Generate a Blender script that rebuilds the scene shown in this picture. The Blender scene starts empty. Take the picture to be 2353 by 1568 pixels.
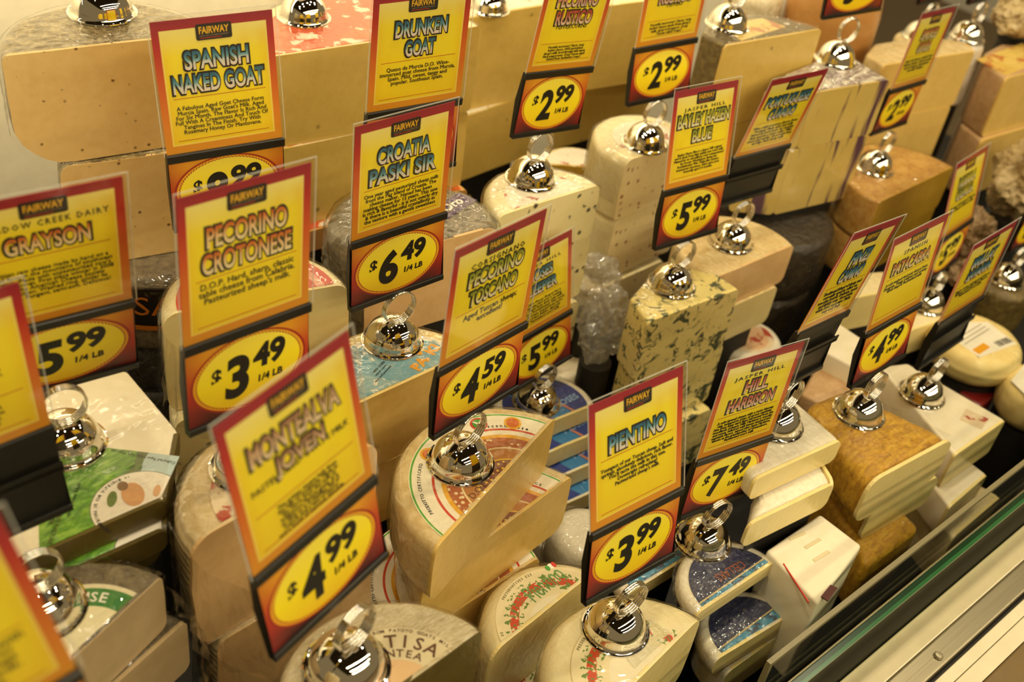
import bpy, bmesh, math, random
from mathutils import Vector, Matrix, noise
from math import sin, cos, pi, radians as rad
random.seed(7)
SC = bpy.context.scene
COL = SC.collection

# ---------------------------------------------------------------- camera, world, light, exposure
CAM_Z = 1.75
RW = [[0.753313, -0.328547, 0.569717], [-0.645147, -0.537363, 0.543163], [0.12769, -0.776723, -0.616763]]
cam_d = bpy.data.cameras.new('camera')
cam = bpy.data.objects.new('camera', cam_d)
COL.objects.link(cam)
m = Matrix.Identity(4)
for i in range(3):
    m[i][0], m[i][1], m[i][2] = RW[i][0], -RW[i][1], -RW[i][2]
m[2][3] = CAM_Z
cam.matrix_world = m
cam_d.sensor_width = 36.0
cam_d.lens = 2600.0 / 2353.0 * 36.0
cam_d.clip_start = 0.02
cam_d.dof.use_dof = True
cam_d.dof.focus_distance = 1.08
cam_d.dof.aperture_fstop = 5.6
SC.camera = cam

SC.view_settings.view_transform = 'Standard'
SC.view_settings.look = 'None'
SC.view_settings.gamma = 1.0
SC.view_settings.use_curve_mapping = False
SC.view_settings.exposure = 0.2
W = bpy.data.worlds.new('store_air')
SC.world = W
W.use_nodes = True
W.node_tree.nodes['Background'].inputs[0].default_value = (1.0, 0.74, 0.36, 1)
W.node_tree.nodes['Background'].inputs[1].default_value = 0.18

WARM = (1.0, 0.855, 0.57)
def area(name, loc, size, power, target=None, size_y=None, shape='RECTANGLE', col=WARM, rot=None):
    l = bpy.data.lights.new(name, 'AREA')
    l.shape = shape
    l.size = size
    if size_y: l.size_y = size_y
    l.energy = power
    l.color = col
    o = bpy.data.objects.new(name, l)
    o.location = loc
    if target is not None:
        o.rotation_euler = (Vector(target) - Vector(loc)).to_track_quat('-Z', 'Y').to_euler()
    if rot: o.rotation_euler = rot
    COL.objects.link(o)
    return o
# rows of ceiling tubes over the aisle, running along the case
for i, (y, z, w) in enumerate(((-1.0, 2.75, 24), (-1.95, 2.80, 29), (-3.0, 2.80, 40))):
    area('ceiling_tube_row', (1.5, y, z), 4.4, w, (1.5, y + 0.9, 0.8), 0.09)
# unseen fill light, added to brighten the rear wall of the case
area('wall_fill_light', (0.9, 1.26, 1.58), 2.8, 9.5, (0.9, 1.49, 1.22), 0.03)
# spot lamps over the case
for i, x in enumerate((-0.5, 0.25, 0.95, 1.6, 2.3)):
    area('case_spot_lamp', (x, 0.62 + 0.1 * (i % 2), 3.05), 0.10, 6, (x + 0.02, 0.72, 1.0), shape='DISK')
for i, x in enumerate((-1.0, 0.1, 1.3, 2.6)):
    area('track_lamp', (x, 0.15, 3.3), 0.09, 2.5, (x * 0.6 + 0.4, 0.5, 1.0), shape='DISK')

# ---------------------------------------------------------------- helpers
def lin(h):
    out = []
    for i in (0, 1, 2):
        c = (int(h[2 * i:2 * i + 2], 16) if isinstance(h, str) else h[i]) / 255
        out.append(c / 12.92 if c <= 0.04045 else ((c + 0.055) / 1.055) ** 2.4)
    return (*out, 1.0)

class NT:
    """small node-graph writer"""
    def __init__(s, name):
        s.m = bpy.data.materials.new(name)
        s.m.use_nodes = True
        s.t = s.m.node_tree
        s.b = s.t.nodes['Principled BSDF']
        s.out = s.t.nodes['Material Output']
        s.tc = None
    def n(s, typ, **kw):
        nd = s.t.nodes.new(typ)
        for k, v in kw.items():
            if k.startswith('i_'):
                key = k[2:]
                key = int(key) if key.isdigit() else key.replace('_', ' ')
                s.set(nd.inputs[key], v)
            else:
                setattr(nd, k, v)
        return nd
    def set(s, inp, v):
        if isinstance(v, bpy.types.NodeSocket): s.t.links.new(v, inp)
        elif isinstance(v, bpy.types.Node): s.t.links.new(v.outputs[0], inp)
        else: inp.default_value = v
    def obj(s):
        if not s.tc: s.tc = s.n('ShaderNodeTexCoord')
        return s.tc.outputs['Object']
    def math(s, op, a, b=None, c=None, clamp=False):
        nd = s.n('ShaderNodeMath', operation=op, use_clamp=clamp)
        s.set(nd.inputs[0], a)
        if b is not None: s.set(nd.inputs[1], b)
        if c is not None: s.set(nd.inputs[2], c)
        return nd.outputs[0]
    def noise(s, scale, detail=4, rough=0.55, dist=0.0, vec=None):
        nd = s.n('ShaderNodeTexNoise')
        nd.inputs['Scale'].default_value = scale
        nd.inputs['Detail'].default_value = detail
        nd.inputs['Roughness'].default_value = rough
        nd.inputs['Distortion'].default_value = dist
        s.set(nd.inputs['Vector'], vec if vec is not None else s.obj())
        return nd.outputs['Fac']
    def voro(s, scale, feature='F1', vec=None, rnd=1.0):
        nd = s.n('ShaderNodeTexVoronoi', feature=feature)
        nd.inputs['Scale'].default_value = scale
        nd.inputs['Randomness'].default_value = rnd
        s.set(nd.inputs['Vector'], vec if vec is not None else s.obj())
        return nd.outputs['Distance']
    def mapping(s, scale=(1, 1, 1), rot=(0, 0, 0), loc=(0, 0, 0)):
        nd = s.n('ShaderNodeMapping')
        nd.inputs['Scale'].default_value = scale
        nd.inputs['Rotation'].default_value = rot
        nd.inputs['Location'].default_value = loc
        s.set(nd.inputs['Vector'], s.obj())
        return nd.outputs[0]
    def ramp(s, fac, stops, interp='LINEAR'):
        nd = s.n('ShaderNodeValToRGB')
        cr = nd.color_ramp
        cr.interpolation = interp
        while len(cr.elements) > 1: cr.elements.remove(cr.elements[-1])
        for i, (p, c) in enumerate(stops):
            e = cr.elements[0] if i == 0 else cr.elements.new(p)
            e.position = p
            e.color = lin(c) if isinstance(c, str) or len(c) == 3 else c
        s.set(nd.inputs[0], fac)
        return nd.outputs[0]
    def mask(s, v, lo, hi):
        """0 below lo, 1 above hi"""
        nd = s.n('ShaderNodeMapRange')
        nd.inputs[1].default_value = lo
        nd.inputs[2].default_value = hi
        s.set(nd.inputs[0], v)
        return nd.outputs[0]
    def mix(s, fac, a, b):
        nd = s.n('ShaderNodeMix', data_type='RGBA')
        s.set(nd.inputs[0], fac)
        s.set(nd.inputs[6], lin(a) if isinstance(a, str) else a)
        s.set(nd.inputs[7], lin(b) if isinstance(b, (str, tuple)) else b)
        return nd.outputs[2]
    def sep(s, vec=None):
        nd = s.n('ShaderNodeSeparateXYZ')
        s.set(nd.inputs[0], vec if vec is not None else s.obj())
        return nd.outputs
    def bump(s, h, strength=0.3, dist=0.002):
        nd = s.n('ShaderNodeBump')
        nd.inputs['Strength'].default_value = strength
        nd.inputs['Distance'].default_value = dist
        s.set(nd.inputs['Height'], h)
        return nd.outputs[0]
    def base(s, col, rough=0.5, metal=0.0, coat=0.0, coat_rough=0.08, normal=None, coat_normal=None, spec=0.5):
        s.set(s.b.inputs['Base Color'], lin(col) if isinstance(col, str) else col)
        s.set(s.b.inputs['Roughness'], rough)
        s.b.inputs['Metallic'].default_value = metal
        s.b.inputs['Specular IOR Level'].default_value = spec
        s.b.inputs['Coat Weight'].default_value = coat
        s.b.inputs['Coat Roughness'].default_value = coat_rough
        if normal is not None: s.set(s.b.inputs['Normal'], normal)
        if coat_normal is not None: s.set(s.b.inputs['Coat Normal'], coat_normal)
        return s.m

def wrap_height(g, scale=1.0):
    """cling film: soft stretched folds with sharper creases on top"""
    a = g.noise(1.0, 1.5, 0.4, 0.9, g.mapping((34 * scale, 110 * scale, 70 * scale), (0.3, 0.2, 0.6)))
    b = g.noise(1.0, 1.5, 0.4, 0.9, g.mapping((120 * scale, 40 * scale, 80 * scale), (0.1, 0.4, -0.4)))
    c = g.noise(1.0, 2, 0.5, 1.4, g.mapping((90 * scale, 260 * scale, 160 * scale), (0.5, 0.1, 0.2)))
    rc = g.math('ABSOLUTE', g.math('SUBTRACT', c, 0.5))
    return g.math('ADD', g.math('ADD', a, b), g.math('MULTIPLY', rc, 0.5))

MATS = {}
def paste_mat(key, c1, c2, specks=None, speck_scale=55, speck_size=0.12, holes=None, wrap=0.5, veins=None):
    g = NT('paste_' + key)
    f = g.noise(34, 5, 0.6, 0.6)
    col = g.ramp(f, [(0.3, c1), (0.7, c2)])
    fine = g.noise(120, 2, 0.5)
    col = g.mix(g.mask(fine, 0.35, 0.9), col, c2)
    if specks:
        d = g.voro(speck_scale)
        sel = g.noise(speck_scale * 0.8, 1, 0.5)
        k = g.math('MULTIPLY', g.math('SUBTRACT', 1.0, g.mask(d, speck_size * 0.6, speck_size * 1.5)), g.mask(sel, 0.52, 0.56))
        col = g.mix(k, col, specks)
    if veins:
        v = g.mapping((1, 1, 1.0), (0.2, 0.5, 0.4))
        a = g.noise(62, 5, 0.62, 1.0, v)
        b = g.noise(24, 2, 0.5)
        k = g.math('MULTIPLY', g.mask(a, 0.52, 0.58), g.mask(b, 0.42, 0.50))
        col = g.mix(k, col, veins)
    h = g.noise(160, 4, 0.6)
    MATS['paste_' + key] = g.base(col, 0.42, coat=wrap, coat_rough=0.1, normal=g.bump(h, 0.18, 0.001),
                                  coat_normal=g.bump(g.noise(70, 4, 0.6, 1.2, g.mapping((1, 1, 0.5), (0, 0.5, 0.2))), 0.3, 0.006))
    return MATS['paste_' + key]
def rind_mat(key, c1, c2, c3=None, scale=30, bump=0.5, wrap=0.7, weave=False, wscale=1.0, rough=0.6, wstr=0.7, stretch=(1, 1, 1)):
    g = NT('rind_' + key)
    v = g.mapping(stretch)
    scale = scale * 3.2
    f = g.noise(scale, 6, 0.65, 0.8, v)
    stops = [(0.32, c1), (0.62, c2)]
    if c3: stops = [(0.30, c1), (0.5, c2), (0.68, c3)]
    col = g.ramp(f, stops)
    h = g.noise(scale * 2.2, 5, 0.65, 0.3, v)
    if weave:
        w = g.n('ShaderNodeTexWave', wave_type='BANDS', bands_direction='Z')
        w.inputs['Scale'].default_value = 42
        w.inputs['Distortion'].default_value = 1.5
        g.set(w.inputs['Vector'], g.obj())
        h = g.math('ADD', h, w.outputs['Fac'])
    MATS['rind_' + key] = g.base(col, rough, coat=wrap, coat_rough=0.07, normal=g.bump(h, bump, 0.002),
                                 coat_normal=g.bump(wrap_height(g, wscale), wstr, 0.008))
    return MATS['rind_' + key]

def plain(name, col, rough=0.5, metal=0.0, coat=0.0, spec=0.5):
    if name not in MATS:
        g = NT(name)
        f = g.noise(40, 3)
        c = lin(col) if isinstance(col, str) else col
        dark = tuple(v * 0.9 for v in c[:3]) + (1,)
        MATS[name] = g.base(g.ramp(f, [(0.3, dark), (0.7, c)]), rough, metal, coat, spec=spec)
    return MATS[name]

def ink(name, col, rough=0.45):
    if name not in MATS:
        g = NT(name)
        MATS[name] = g.base(col, rough)
    return MATS[name]

def chrome():
    g = NT('chrome')
    f = g.noise(18, 3)
    return g.base((0.86, 0.82, 0.74, 1), g.ramp(f, [(0.3, (0.02,) * 3 + (1,)), (0.8, (0.06,) * 3 + (1,))]), 1.0)
MATS['chrome'] = chrome()
MATS['black_plastic'] = plain('black_plastic', '1a1813', 0.38)

def clear_mat(name, tint, gloss=0.12, rough=0.05, bump=0.0, bscale=12, milk=0.0, edge=0.55):
    g = NT(name)
    tr = g.n('ShaderNodeBsdfTransparent'); tr.inputs[0].default_value = tint
    gl = g.n('ShaderNodeBsdfGlossy'); gl.inputs['Roughness'].default_value = rough
    fr = g.n('ShaderNodeLayerWeight'); fr.inputs[0].default_value = 0.5
    if bump:
        nb = g.bump(wrap_height(g, bscale / 12), bump, 0.006)
        g.set(gl.inputs['Normal'], nb); g.set(fr.inputs['Normal'], nb)
    fac = g.math('ADD', g.math('MULTIPLY', g.math('POWER', fr.outputs['Facing'], 4.0), edge), 0.02 + gloss * 0.15, clamp=True)
    mx = g.n('ShaderNodeMixShader')
    g.set(mx.inputs[0], fac); g.set(mx.inputs[1], tr); g.set(mx.inputs[2], gl)
    if milk:
        df = g.n('ShaderNodeBsdfDiffuse'); df.inputs[0].default_value = (0.9, 0.88, 0.82, 1)
        m2 = g.n('ShaderNodeMixShader'); m2.inputs[0].default_value = milk
        g.set(m2.inputs[1], mx); g.set(m2.inputs[2], df); mx = m2
    g.t.links.new(mx.outputs[0], g.out.inputs[0])
    MATS[name] = g.m
    return g.m
clear_mat('sleeve_plastic', (0.99, 0.985, 0.97, 1), 0.08, 0.06, milk=0.006, edge=0.4)
clear_mat('sleeve_edge', (0.95, 0.94, 0.9, 1), 0.3, 0.1, milk=0.30)
clear_mat('acrylic', (0.93, 0.93, 0.90, 1), 0.10, 0.03, milk=0.012, edge=0.2)
clear_mat('glass_pane', (0.74, 0.80, 0.74, 1), 0.06, 0.02, edge=0.16)
clear_mat('cling_film', (0.97, 0.965, 0.95, 1), 0.50, 0.09)
clear_mat('bag_film', (0.86, 0.83, 0.76, 1), 0.6, 0.10, milk=0.16)

def link(o, parent=None):
    COL.objects.link(o)
    if parent is not None: o.parent = parent
    return o
def mesh_obj(name, bm, mat, parent=None, smooth=35):
    me = bpy.data.meshes.new(name)
    bmesh.ops.recalc_face_normals(bm, faces=bm.faces[:])
    bm.to_mesh(me); bm.free()
    for mm in (mat if isinstance(mat, (list, tuple)) else [mat]): me.materials.append(mm)
    if smooth:
        me.shade_smooth()
        me.set_sharp_from_angle(angle=rad(smooth))
    return link(bpy.data.objects.new(name, me), parent)
def empty(name, loc, label, cat, group=None, rz=0):
    o = bpy.data.objects.new(name, None)
    o.empty_display_size = 0.02
    o.location = loc
    o.rotation_euler = (0, 0, rz)
    link(o)
    o['label'] = label; o['category'] = cat
    if group: o['group'] = group
    return o
def tag(o, label, cat, group=None, kind=None):
    if kind: o['kind'] = kind
    if label: o['label'] = label
    if cat: o['category'] = cat
    if group: o['group'] = group
    return o
def add_box(bm, a, b, mi=0):
    vs = [bm.verts.new((x, y, z)) for x in (a[0], b[0]) for y in (a[1], b[1]) for z in (a[2], b[2])]
    fs = []
    for q in ((0, 1, 3, 2), (4, 6, 7, 5), (0, 4, 5, 1), (2, 3, 7, 6), (0, 2, 6, 4), (1, 5, 7, 3)):
        f = bm.faces.new([vs[i] for i in q]); f.material_index = mi; fs.append(f)
    return fs
def box_bm(a, b, bev=0.0, seg=2):
    bm = bmesh.new(); add_box(bm, a, b)
    if bev: bmesh.ops.bevel(bm, geom=bm.edges[:], offset=bev, segments=seg, profile=0.5, affect='EDGES')
    return bm
def lathe_bm(prof, seg=64):
    bm = bmesh.new(); rows = []
    for r, z in prof:
        if r < 1e-6: rows.append([bm.verts.new((0, 0, z))])
        else: rows.append([bm.verts.new((r * cos(2 * pi * i / seg), r * sin(2 * pi * i / seg), z)) for i in range(seg)])
    for a, b in zip(rows, rows[1:]):
        for i in range(seg):
            j = (i + 1) % seg
            if len(a) == 1 and len(b) == 1: continue
            if len(a) == 1: bm.faces.new((a[0], b[i], b[j]))
            elif len(b) == 1: bm.faces.new((a[i], b[0], a[j]))
            else: bm.faces.new((a[i], b[i], b[j], a[j]))
    return bm
def tube_pts(bm, pts, r, seg=8, mi=0):
    rows = []
    n = len(pts)
    for i, p in enumerate(pts):
        t = (Vector(pts[min(i + 1, n - 1)]) - Vector(pts[max(i - 1, 0)])).normalized()
        a = t.cross(Vector((0, 1, 0.01))).normalized(); b = t.cross(a).normalized()
        rows.append([bm.verts.new(Vector(p) + r * (cos(2 * pi * k / seg) * a + sin(2 * pi * k / seg) * b)) for k in range(seg)])
    for a, b in zip(rows, rows[1:]):
        for k in range(seg):
            f = bm.faces.new((a[k], a[(k + 1) % seg], b[(k + 1) % seg], b[k])); f.material_index = mi
    bm.faces.new(rows[0]); bm.faces.new(rows[-1][::-1])

# ---- lettering
def text_raw(body, size=1.0, offset=0.0, align='CENTER', spacing=1.0, line=1.0, shear=0.0, extrude=0.0, res=2):
    cu = bpy.data.curves.new('lettering', 'FONT')
    cu.body = body; cu.size = size; cu.offset = offset; cu.align_x = align
    cu.space_character = spacing; cu.space_line = line; cu.shear = shear
    cu.extrude = extrude; cu.resolution_u = res; cu.fill_mode = 'FRONT' if extrude == 0 else 'BOTH'
    if extrude == 0: cu.dimensions = '2D'
    o = bpy.data.objects.new('lettering', cu)
    me = bpy.data.meshes.new_from_object(o)
    vs = [tuple(v.co) for v in me.vertices]
    fs = [tuple(p.vertices) for p in me.polygons]
    bpy.data.meshes.remove(me); bpy.data.objects.remove(o); bpy.data.curves.remove(cu)
    return vs, fs
def text_into(bm, body, cx, cz, w=None, h=None, y=0.0, mi=0, plane='XZ', fit_max=None, **kw):
    """flat lettering, centred on (cx, cz), scaled to a width and/or height"""
    vs, fs = text_raw(body, **kw)
    if not vs: return
    x0, x1 = min(v[0] for v in vs), max(v[0] for v in vs)
    y0, y1 = min(v[1] for v in vs), max(v[1] for v in vs)
    sx = w / (x1 - x0) if w else None
    sy = h / (y1 - y0) if h else None
    if sx is None: sx = sy
    if sy is None: sy = sx
    if fit_max and (x1 - x0) * sx > fit_max:
        sy *= fit_max / ((x1 - x0) * sx); sx = fit_max / (x1 - x0)
    mx, my = (x0 + x1) / 2, (y0 + y1) / 2
    out = []
    for v in vs:
        px, pz = cx + (v[0] - mx) * sx, cz + (v[1] - my) * sy
        out.append(bm.verts.new((px, y, pz) if plane == 'XZ' else (px, pz, y)))
    for f in fs:
        try:
            nf = bm.faces.new([out[i] for i in f]); nf.material_index = mi
        except ValueError: pass
def fatten(bm, t, axis):
    """give flat lettering its ink thickness"""
    r = bmesh.ops.extrude_face_region(bm, geom=bm.faces[:])
    bmesh.ops.translate(bm, vec=axis * t, verts=[e for e in r['geom'] if isinstance(e, bmesh.types.BMVert)])

# ---------------------------------------------------------------- cheese builder
DATA = {
    'a1': {'k': 'w', 'c': [0.396, 0.925], 'R': 0.095, 'z': 1.286, 't': 0.112, 'cuts': [[0.3016, 0.9395, -0.1601, -0.9871]], 'rt': 0.008, 'rb': 0.05},
    'a2': {'k': 'w', 'c': [0.42, 0.915], 'R': 0.087, 'z': 1.173, 't': 0.116, 'cuts': [[0.3069, 0.9356, -0.2049, -0.9788]], 'rt': 0.01, 'rb': 0.012},
    'a3': {'k': 'w', 'c': [0.44, 0.955], 'R': 0.095, 'z': 1.056, 't': 0.095, 'cuts': [], 'rt': 0.012, 'rb': 0.015},
    'a4': {'k': 'w', 'c': [0.43, 0.955], 'R': 0.082, 'z': 0.96, 't': 0.06, 'cuts': [], 'rt': 0.014, 'rb': 0.015},
    'a5': {'k': 'w', 'c': [0.435, 0.95], 'R': 0.082, 'z': 0.899, 't': 0.06, 'cuts': [], 'rt': 0.014, 'rb': 0.015},
    'o1': {'k': 'w', 'c': [0.735, 0.99], 'R': 0.145, 'z': 1.195, 't': 0.114, 'cuts': [[0.6171, 1.0077, -0.1171, -0.9931]], 'rt': 0.006, 'rb': 0.006},
    'o2': {'k': 'w', 'c': [0.735, 0.985], 'R': 0.145, 'z': 1.08, 't': 0.112, 'cuts': [[0.6148, 1.0038, -0.0875, -0.9962]], 'rt': 0.008, 'rb': 0.006},
    'o3': {'k': 'w', 'c': [0.735, 0.985], 'R': 0.15, 'z': 0.967, 't': 0.03, 'cuts': [[0.6409, 0.9866, -0.0679, -0.9977]], 'rt': 0.006, 'rb': 0.006},
    'b1': {'k': 'w', 'c': [1.055, 1.172], 'R': 0.135, 'z': 1.1, 't': 0.15, 'cuts': [[1.0193, 1.174, -0.0715, -0.9974]], 'rt': 0.006, 'rb': 0.006},
    'b2': {'k': 'w', 'c': [1.055, 1.165], 'R': 0.135, 'z': 0.949, 't': 0.115, 'cuts': [[1.0217, 1.158, 0.0628, -0.998]], 'rt': 0.006, 'rb': 0.008},
    'c1': {'k': 'w', 'c': [1.335, 1.115], 'R': 0.105, 'z': 1.1, 't': 0.14, 'cuts': [[1.2617, 1.1225, -0.1719, -0.9851]], 'rt': 0.006, 'rb': 0.006},
    'c2': {'k': 'w', 'c': [1.335, 1.115], 'R': 0.115, 'z': 0.959, 't': 0.115, 'cuts': [[1.292, 1.1499, -0.0315, -0.9995]], 'rt': 0.006, 'rb': 0.008},
    'ylab': {'k': 'w', 'c': [1.1732, 1.0397], 'R': 0.055, 'z': 0.89, 't': 0.022, 'cuts': [[1.1305, 1.0606, -0.5908, -0.8068]], 'rt': 0.005, 'rb': 0.006},
    'croat': {'k': 'w', 'c': [0.535, 0.64], 'R': 0.092, 'z': 1.031, 't': 0.098, 'cuts': [[0.4717, 0.6387, 0.019, -0.9998]], 'rt': 0.012, 'rb': 0.006},
    'croat2': {'k': 'w', 'c': [0.537, 0.636], 'R': 0.092, 'z': 0.932, 't': 0.09, 'cuts': [[0.4822, 0.6407, -0.0374, -0.9993]], 'rt': 0.008, 'rb': 0.006},
    'c15': {'k': 'w', 'c': [0.447, 0.764], 'R': 0.092, 'z': 1.084, 't': 0.12, 'cuts': [[0.4909, 0.7538, -0.2455, -0.9694]], 'rt': 0.016, 'rb': 0.012},
    'c15b': {'k': 'w', 'c': [0.447, 0.762], 'R': 0.092, 'z': 0.963, 't': 0.12, 'cuts': [[0.4845, 0.7405, -0.2494, -0.9684]], 'rt': 0.012, 'rb': 0.012},
    'mead': {'k': 'p', 'c': [0.1875, 0.6798], 'pts': [[-0.1425, -0.0968], [0.0685, -0.0968], [0.1125, -0.0348], [0.1125, 0.0582], [-0.0175, 0.0852], [-0.1275, 0.0702]], 'z': 1.082, 't': 0.021, 'r': 0.005, 'rc': 0.0},
    'mead2': {'k': 'p', 'c': [0.19, 0.6502], 'pts': [[-0.13, -0.0772], [0.06, -0.0772], [0.1, -0.0052], [0.09, 0.0798], [-0.12, 0.0798]], 'z': 1.06, 't': 0.022, 'r': 0.006, 'rc': 0.0},
    'mead3': {'k': 'p', 'c': [0.19, 0.658], 'pts': [[-0.13, -0.068], [0.06, -0.068], [0.1, -0.008], [0.09, 0.072], [-0.12, 0.072]], 'z': 1.037, 't': 0.03, 'r': 0.006, 'rc': 0.0},
    'tan': {'k': 'p', 'c': [0.223, 0.8213], 'pts': [[-0.083, -0.0312], [0.069, -0.0363], [0.077, 0.0287], [-0.063, 0.0387]], 'z': 1.09, 't': 0.1, 'r': 0.004, 'rc': 0.0},
    'crot': {'k': 'w', 'c': [0.3383, 0.5325], 'R': 0.0913, 'z': 1.088, 't': 0.13, 'cuts': [[0.2604, 0.5284, 0.0792, -0.9969]], 'rt': 0.02, 'rb': 0.022},
    'crot2': {'k': 'w', 'c': [0.342, 0.536], 'R': 0.08, 'z': 0.957, 't': 0.12, 'cuts': [[0.273, 0.5259, 0.0134, -0.9999]], 'rt': 0.016, 'rb': 0.02},
    'tosc': {'k': 'w', 'c': [0.5416, 0.4895], 'R': 0.1063, 'z': 1.016, 't': 0.076, 'cuts': [[0.4437, 0.4687, 0.3169, -0.9485]], 'rt': 0.01, 'rb': 0.016},
    'tosc2': {'k': 'w', 'c': [0.556, 0.487], 'R': 0.108, 'z': 0.939, 't': 0.08, 'cuts': [[0.5434, 0.4995, 0.1254, -0.9921]], 'rt': 0.01, 'rb': 0.016},
    'tosc3': {'k': 'w', 'c': [0.522, 0.522], 'R': 0.098, 'z': 0.858, 't': 0.08, 'cuts': [[0.4374, 0.4909, 0.0387, -0.9993]], 'rt': 0.01, 'rb': 0.014},
    'pien': {'k': 'w', 'c': [0.5611, 0.3062], 'R': 0.0946, 'z': 0.92, 't': 0.1, 'cuts': [[0.5478, 0.3084, 0.1347, -0.9909]], 'rt': 0.016, 'rb': 0.016},
    'pien2': {'k': 'w', 'c': [0.565, 0.408], 'R': 0.082, 'z': 0.882, 't': 0.1, 'cuts': [[0.4889, 0.4237, 0.1029, -0.9947]], 'rt': 0.018, 'rb': 0.018},
    'pien3': {'k': 'w', 'c': [0.575, 0.39], 'R': 0.09, 'z': 0.78, 't': 0.08, 'cuts': [[0.5644, 0.4101, 0.0411, -0.9992]], 'rt': 0.016, 'rb': 0.016},
    'mont': {'k': 'w', 'c': [0.3099, 0.3475], 'R': 0.0854, 'z': 1.058, 't': 0.11, 'cuts': [[0.3228, 0.3527, 0.0755, -0.9971]], 'rt': 0.008, 'rb': 0.008},
    'farm': {'k': 'w', 'c': [0.1514, 0.5019], 'R': 0.0788, 'z': 1.065, 't': 0.06, 'cuts': [[0.1473, 0.4993, 0.3609, -0.9326]], 'rt': 0.005, 'rb': 0.008},
    'farm2': {'k': 'w', 'c': [0.176, 0.506], 'R': 0.068, 'z': 1.003, 't': 0.06, 'cuts': [[0.1735, 0.5056, 0.3063, -0.9519]], 'rt': 0.006, 'rb': 0.008},
    'blue': {'k': 'p', 'c': [1.001, 0.6806], 'pts': [[-0.0876, -0.0299], [0.0686, -0.0437], [0.0684, -0.0071], [0.0429, 0.0279], [-0.019, 0.0362], [-0.0732, 0.0167]], 'z': 0.944, 't': 0.099, 'r': 0.005, 'rc': 0.0},
    'blue2': {'k': 'p', 'c': [1.013, 0.6846], 'pts': [[-0.0867, -0.0296], [0.0679, -0.0433], [0.0677, -0.007], [0.0425, 0.0276], [-0.0188, 0.0358], [-0.0725, 0.0165]], 'z': 0.844, 't': 0.1, 'r': 0.005, 'rc': 0.0},
    'blue3': {'k': 'p', 'c': [1.006, 0.6686], 'pts': [[-0.0876, -0.0299], [0.0686, -0.0437], [0.0684, -0.0071], [0.0429, 0.0279], [-0.019, 0.0362], [-0.0732, 0.0167]], 'z': 0.743, 't': 0.1, 'r': 0.005, 'rc': 0.0},
    'white': {'k': 'w', 'c': [0.8432, 0.7791], 'R': 0.079, 'z': 1.068, 't': 0.075, 'cuts': [[0.7802, 0.781, -0.0417, -0.9991]], 'rt': 0.01, 'rb': 0.006},
    'white_b': {'k': 'w', 'c': [0.8492, 0.7831], 'R': 0.079, 'z': 0.992, 't': 0.095, 'cuts': [[0.7862, 0.785, -0.0417, -0.9991]], 'rt': 0.01, 'rb': 0.006},
    'white_c': {'k': 'w', 'c': [0.8432, 0.7751], 'R': 0.079, 'z': 0.896, 't': 0.09, 'cuts': [[0.7802, 0.777, -0.0417, -0.9991]], 'rt': 0.01, 'rb': 0.006},
    'wb': {'k': 'w', 'c': [1.112, 0.868], 'R': 0.078, 'z': 1.034, 't': 0.094, 'cuts': [[1.0126, 0.8389, 0.0255, -0.9997]], 'rt': 0.012, 'rb': 0.006},
    'wb_b': {'k': 'w', 'c': [1.116, 0.868], 'R': 0.078, 'z': 0.939, 't': 0.1, 'cuts': [[1.0166, 0.8389, 0.0255, -0.9997]], 'rt': 0.012, 'rb': 0.006},
    'wb_c': {'k': 'w', 'c': [1.106, 0.864], 'R': 0.078, 'z': 0.828, 't': 0.1, 'cuts': [[1.0066, 0.8349, 0.0255, -0.9997]], 'rt': 0.012, 'rb': 0.006},
    'pol': {'k': 'w', 'c': [1.146, 0.702], 'R': 0.088, 'z': 0.94, 't': 0.062, 'cuts': [[1.0617, 0.6732, -0.0289, -0.9996]], 'rt': 0.008, 'rb': 0.01},
    'pol_b': {'k': 'w', 'c': [1.132, 0.698], 'R': 0.088, 'z': 0.877, 't': 0.062, 'cuts': [[1.0477, 0.6692, -0.0289, -0.9996]], 'rt': 0.008, 'rb': 0.01},
    'brieround': {'k': 'w', 'c': [1.2214, 0.6878], 'R': 0.052, 'z': 0.765, 't': 0.03, 'cuts': [], 'rt': 0.01, 'rb': 0.01},
    'foil': {'k': 'p', 'c': [1.3997, 0.8048], 'pts': [[-0.0663, -0.0311], [0.0831, -0.0581], [0.0942, 0.0126], [0.063, 0.0385], [-0.0529, 0.0265], [-0.1211, 0.0115]], 'z': 1.098, 't': 0.089, 'r': 0.005, 'rc': 0.0},
    'foil_b': {'k': 'p', 'c': [1.3937, 0.8048], 'pts': [[-0.0663, -0.0311], [0.0831, -0.0581], [0.0942, 0.0126], [0.063, 0.0385], [-0.0529, 0.0265], [-0.1211, 0.0115]], 'z': 1.008, 't': 0.11, 'r': 0.005, 'rc': 0.0},
    'dark': {'k': 'w', 'c': [1.36, 0.795], 'R': 0.1, 'z': 0.881, 't': 0.1, 'cuts': [], 'rt': 0.012, 'rb': 0.012},
    'dark_b': {'k': 'w', 'c': [1.35, 0.795], 'R': 0.1, 'z': 0.78, 't': 0.1, 'cuts': [], 'rt': 0.012, 'rb': 0.012},
    'brown': {'k': 'w', 'c': [1.5721, 0.7039], 'R': 0.1106, 'z': 0.928, 't': 0.078, 'cuts': [[1.4631, 0.6846, 0.0143, -0.9999]], 'rt': 0.006, 'rb': 0.01},
    'brown_b': {'k': 'w', 'c': [1.5761, 0.7079], 'R': 0.1106, 'z': 0.849, 't': 0.075, 'cuts': [[1.4671, 0.6886, 0.0143, -0.9999]], 'rt': 0.006, 'rb': 0.01},
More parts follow.
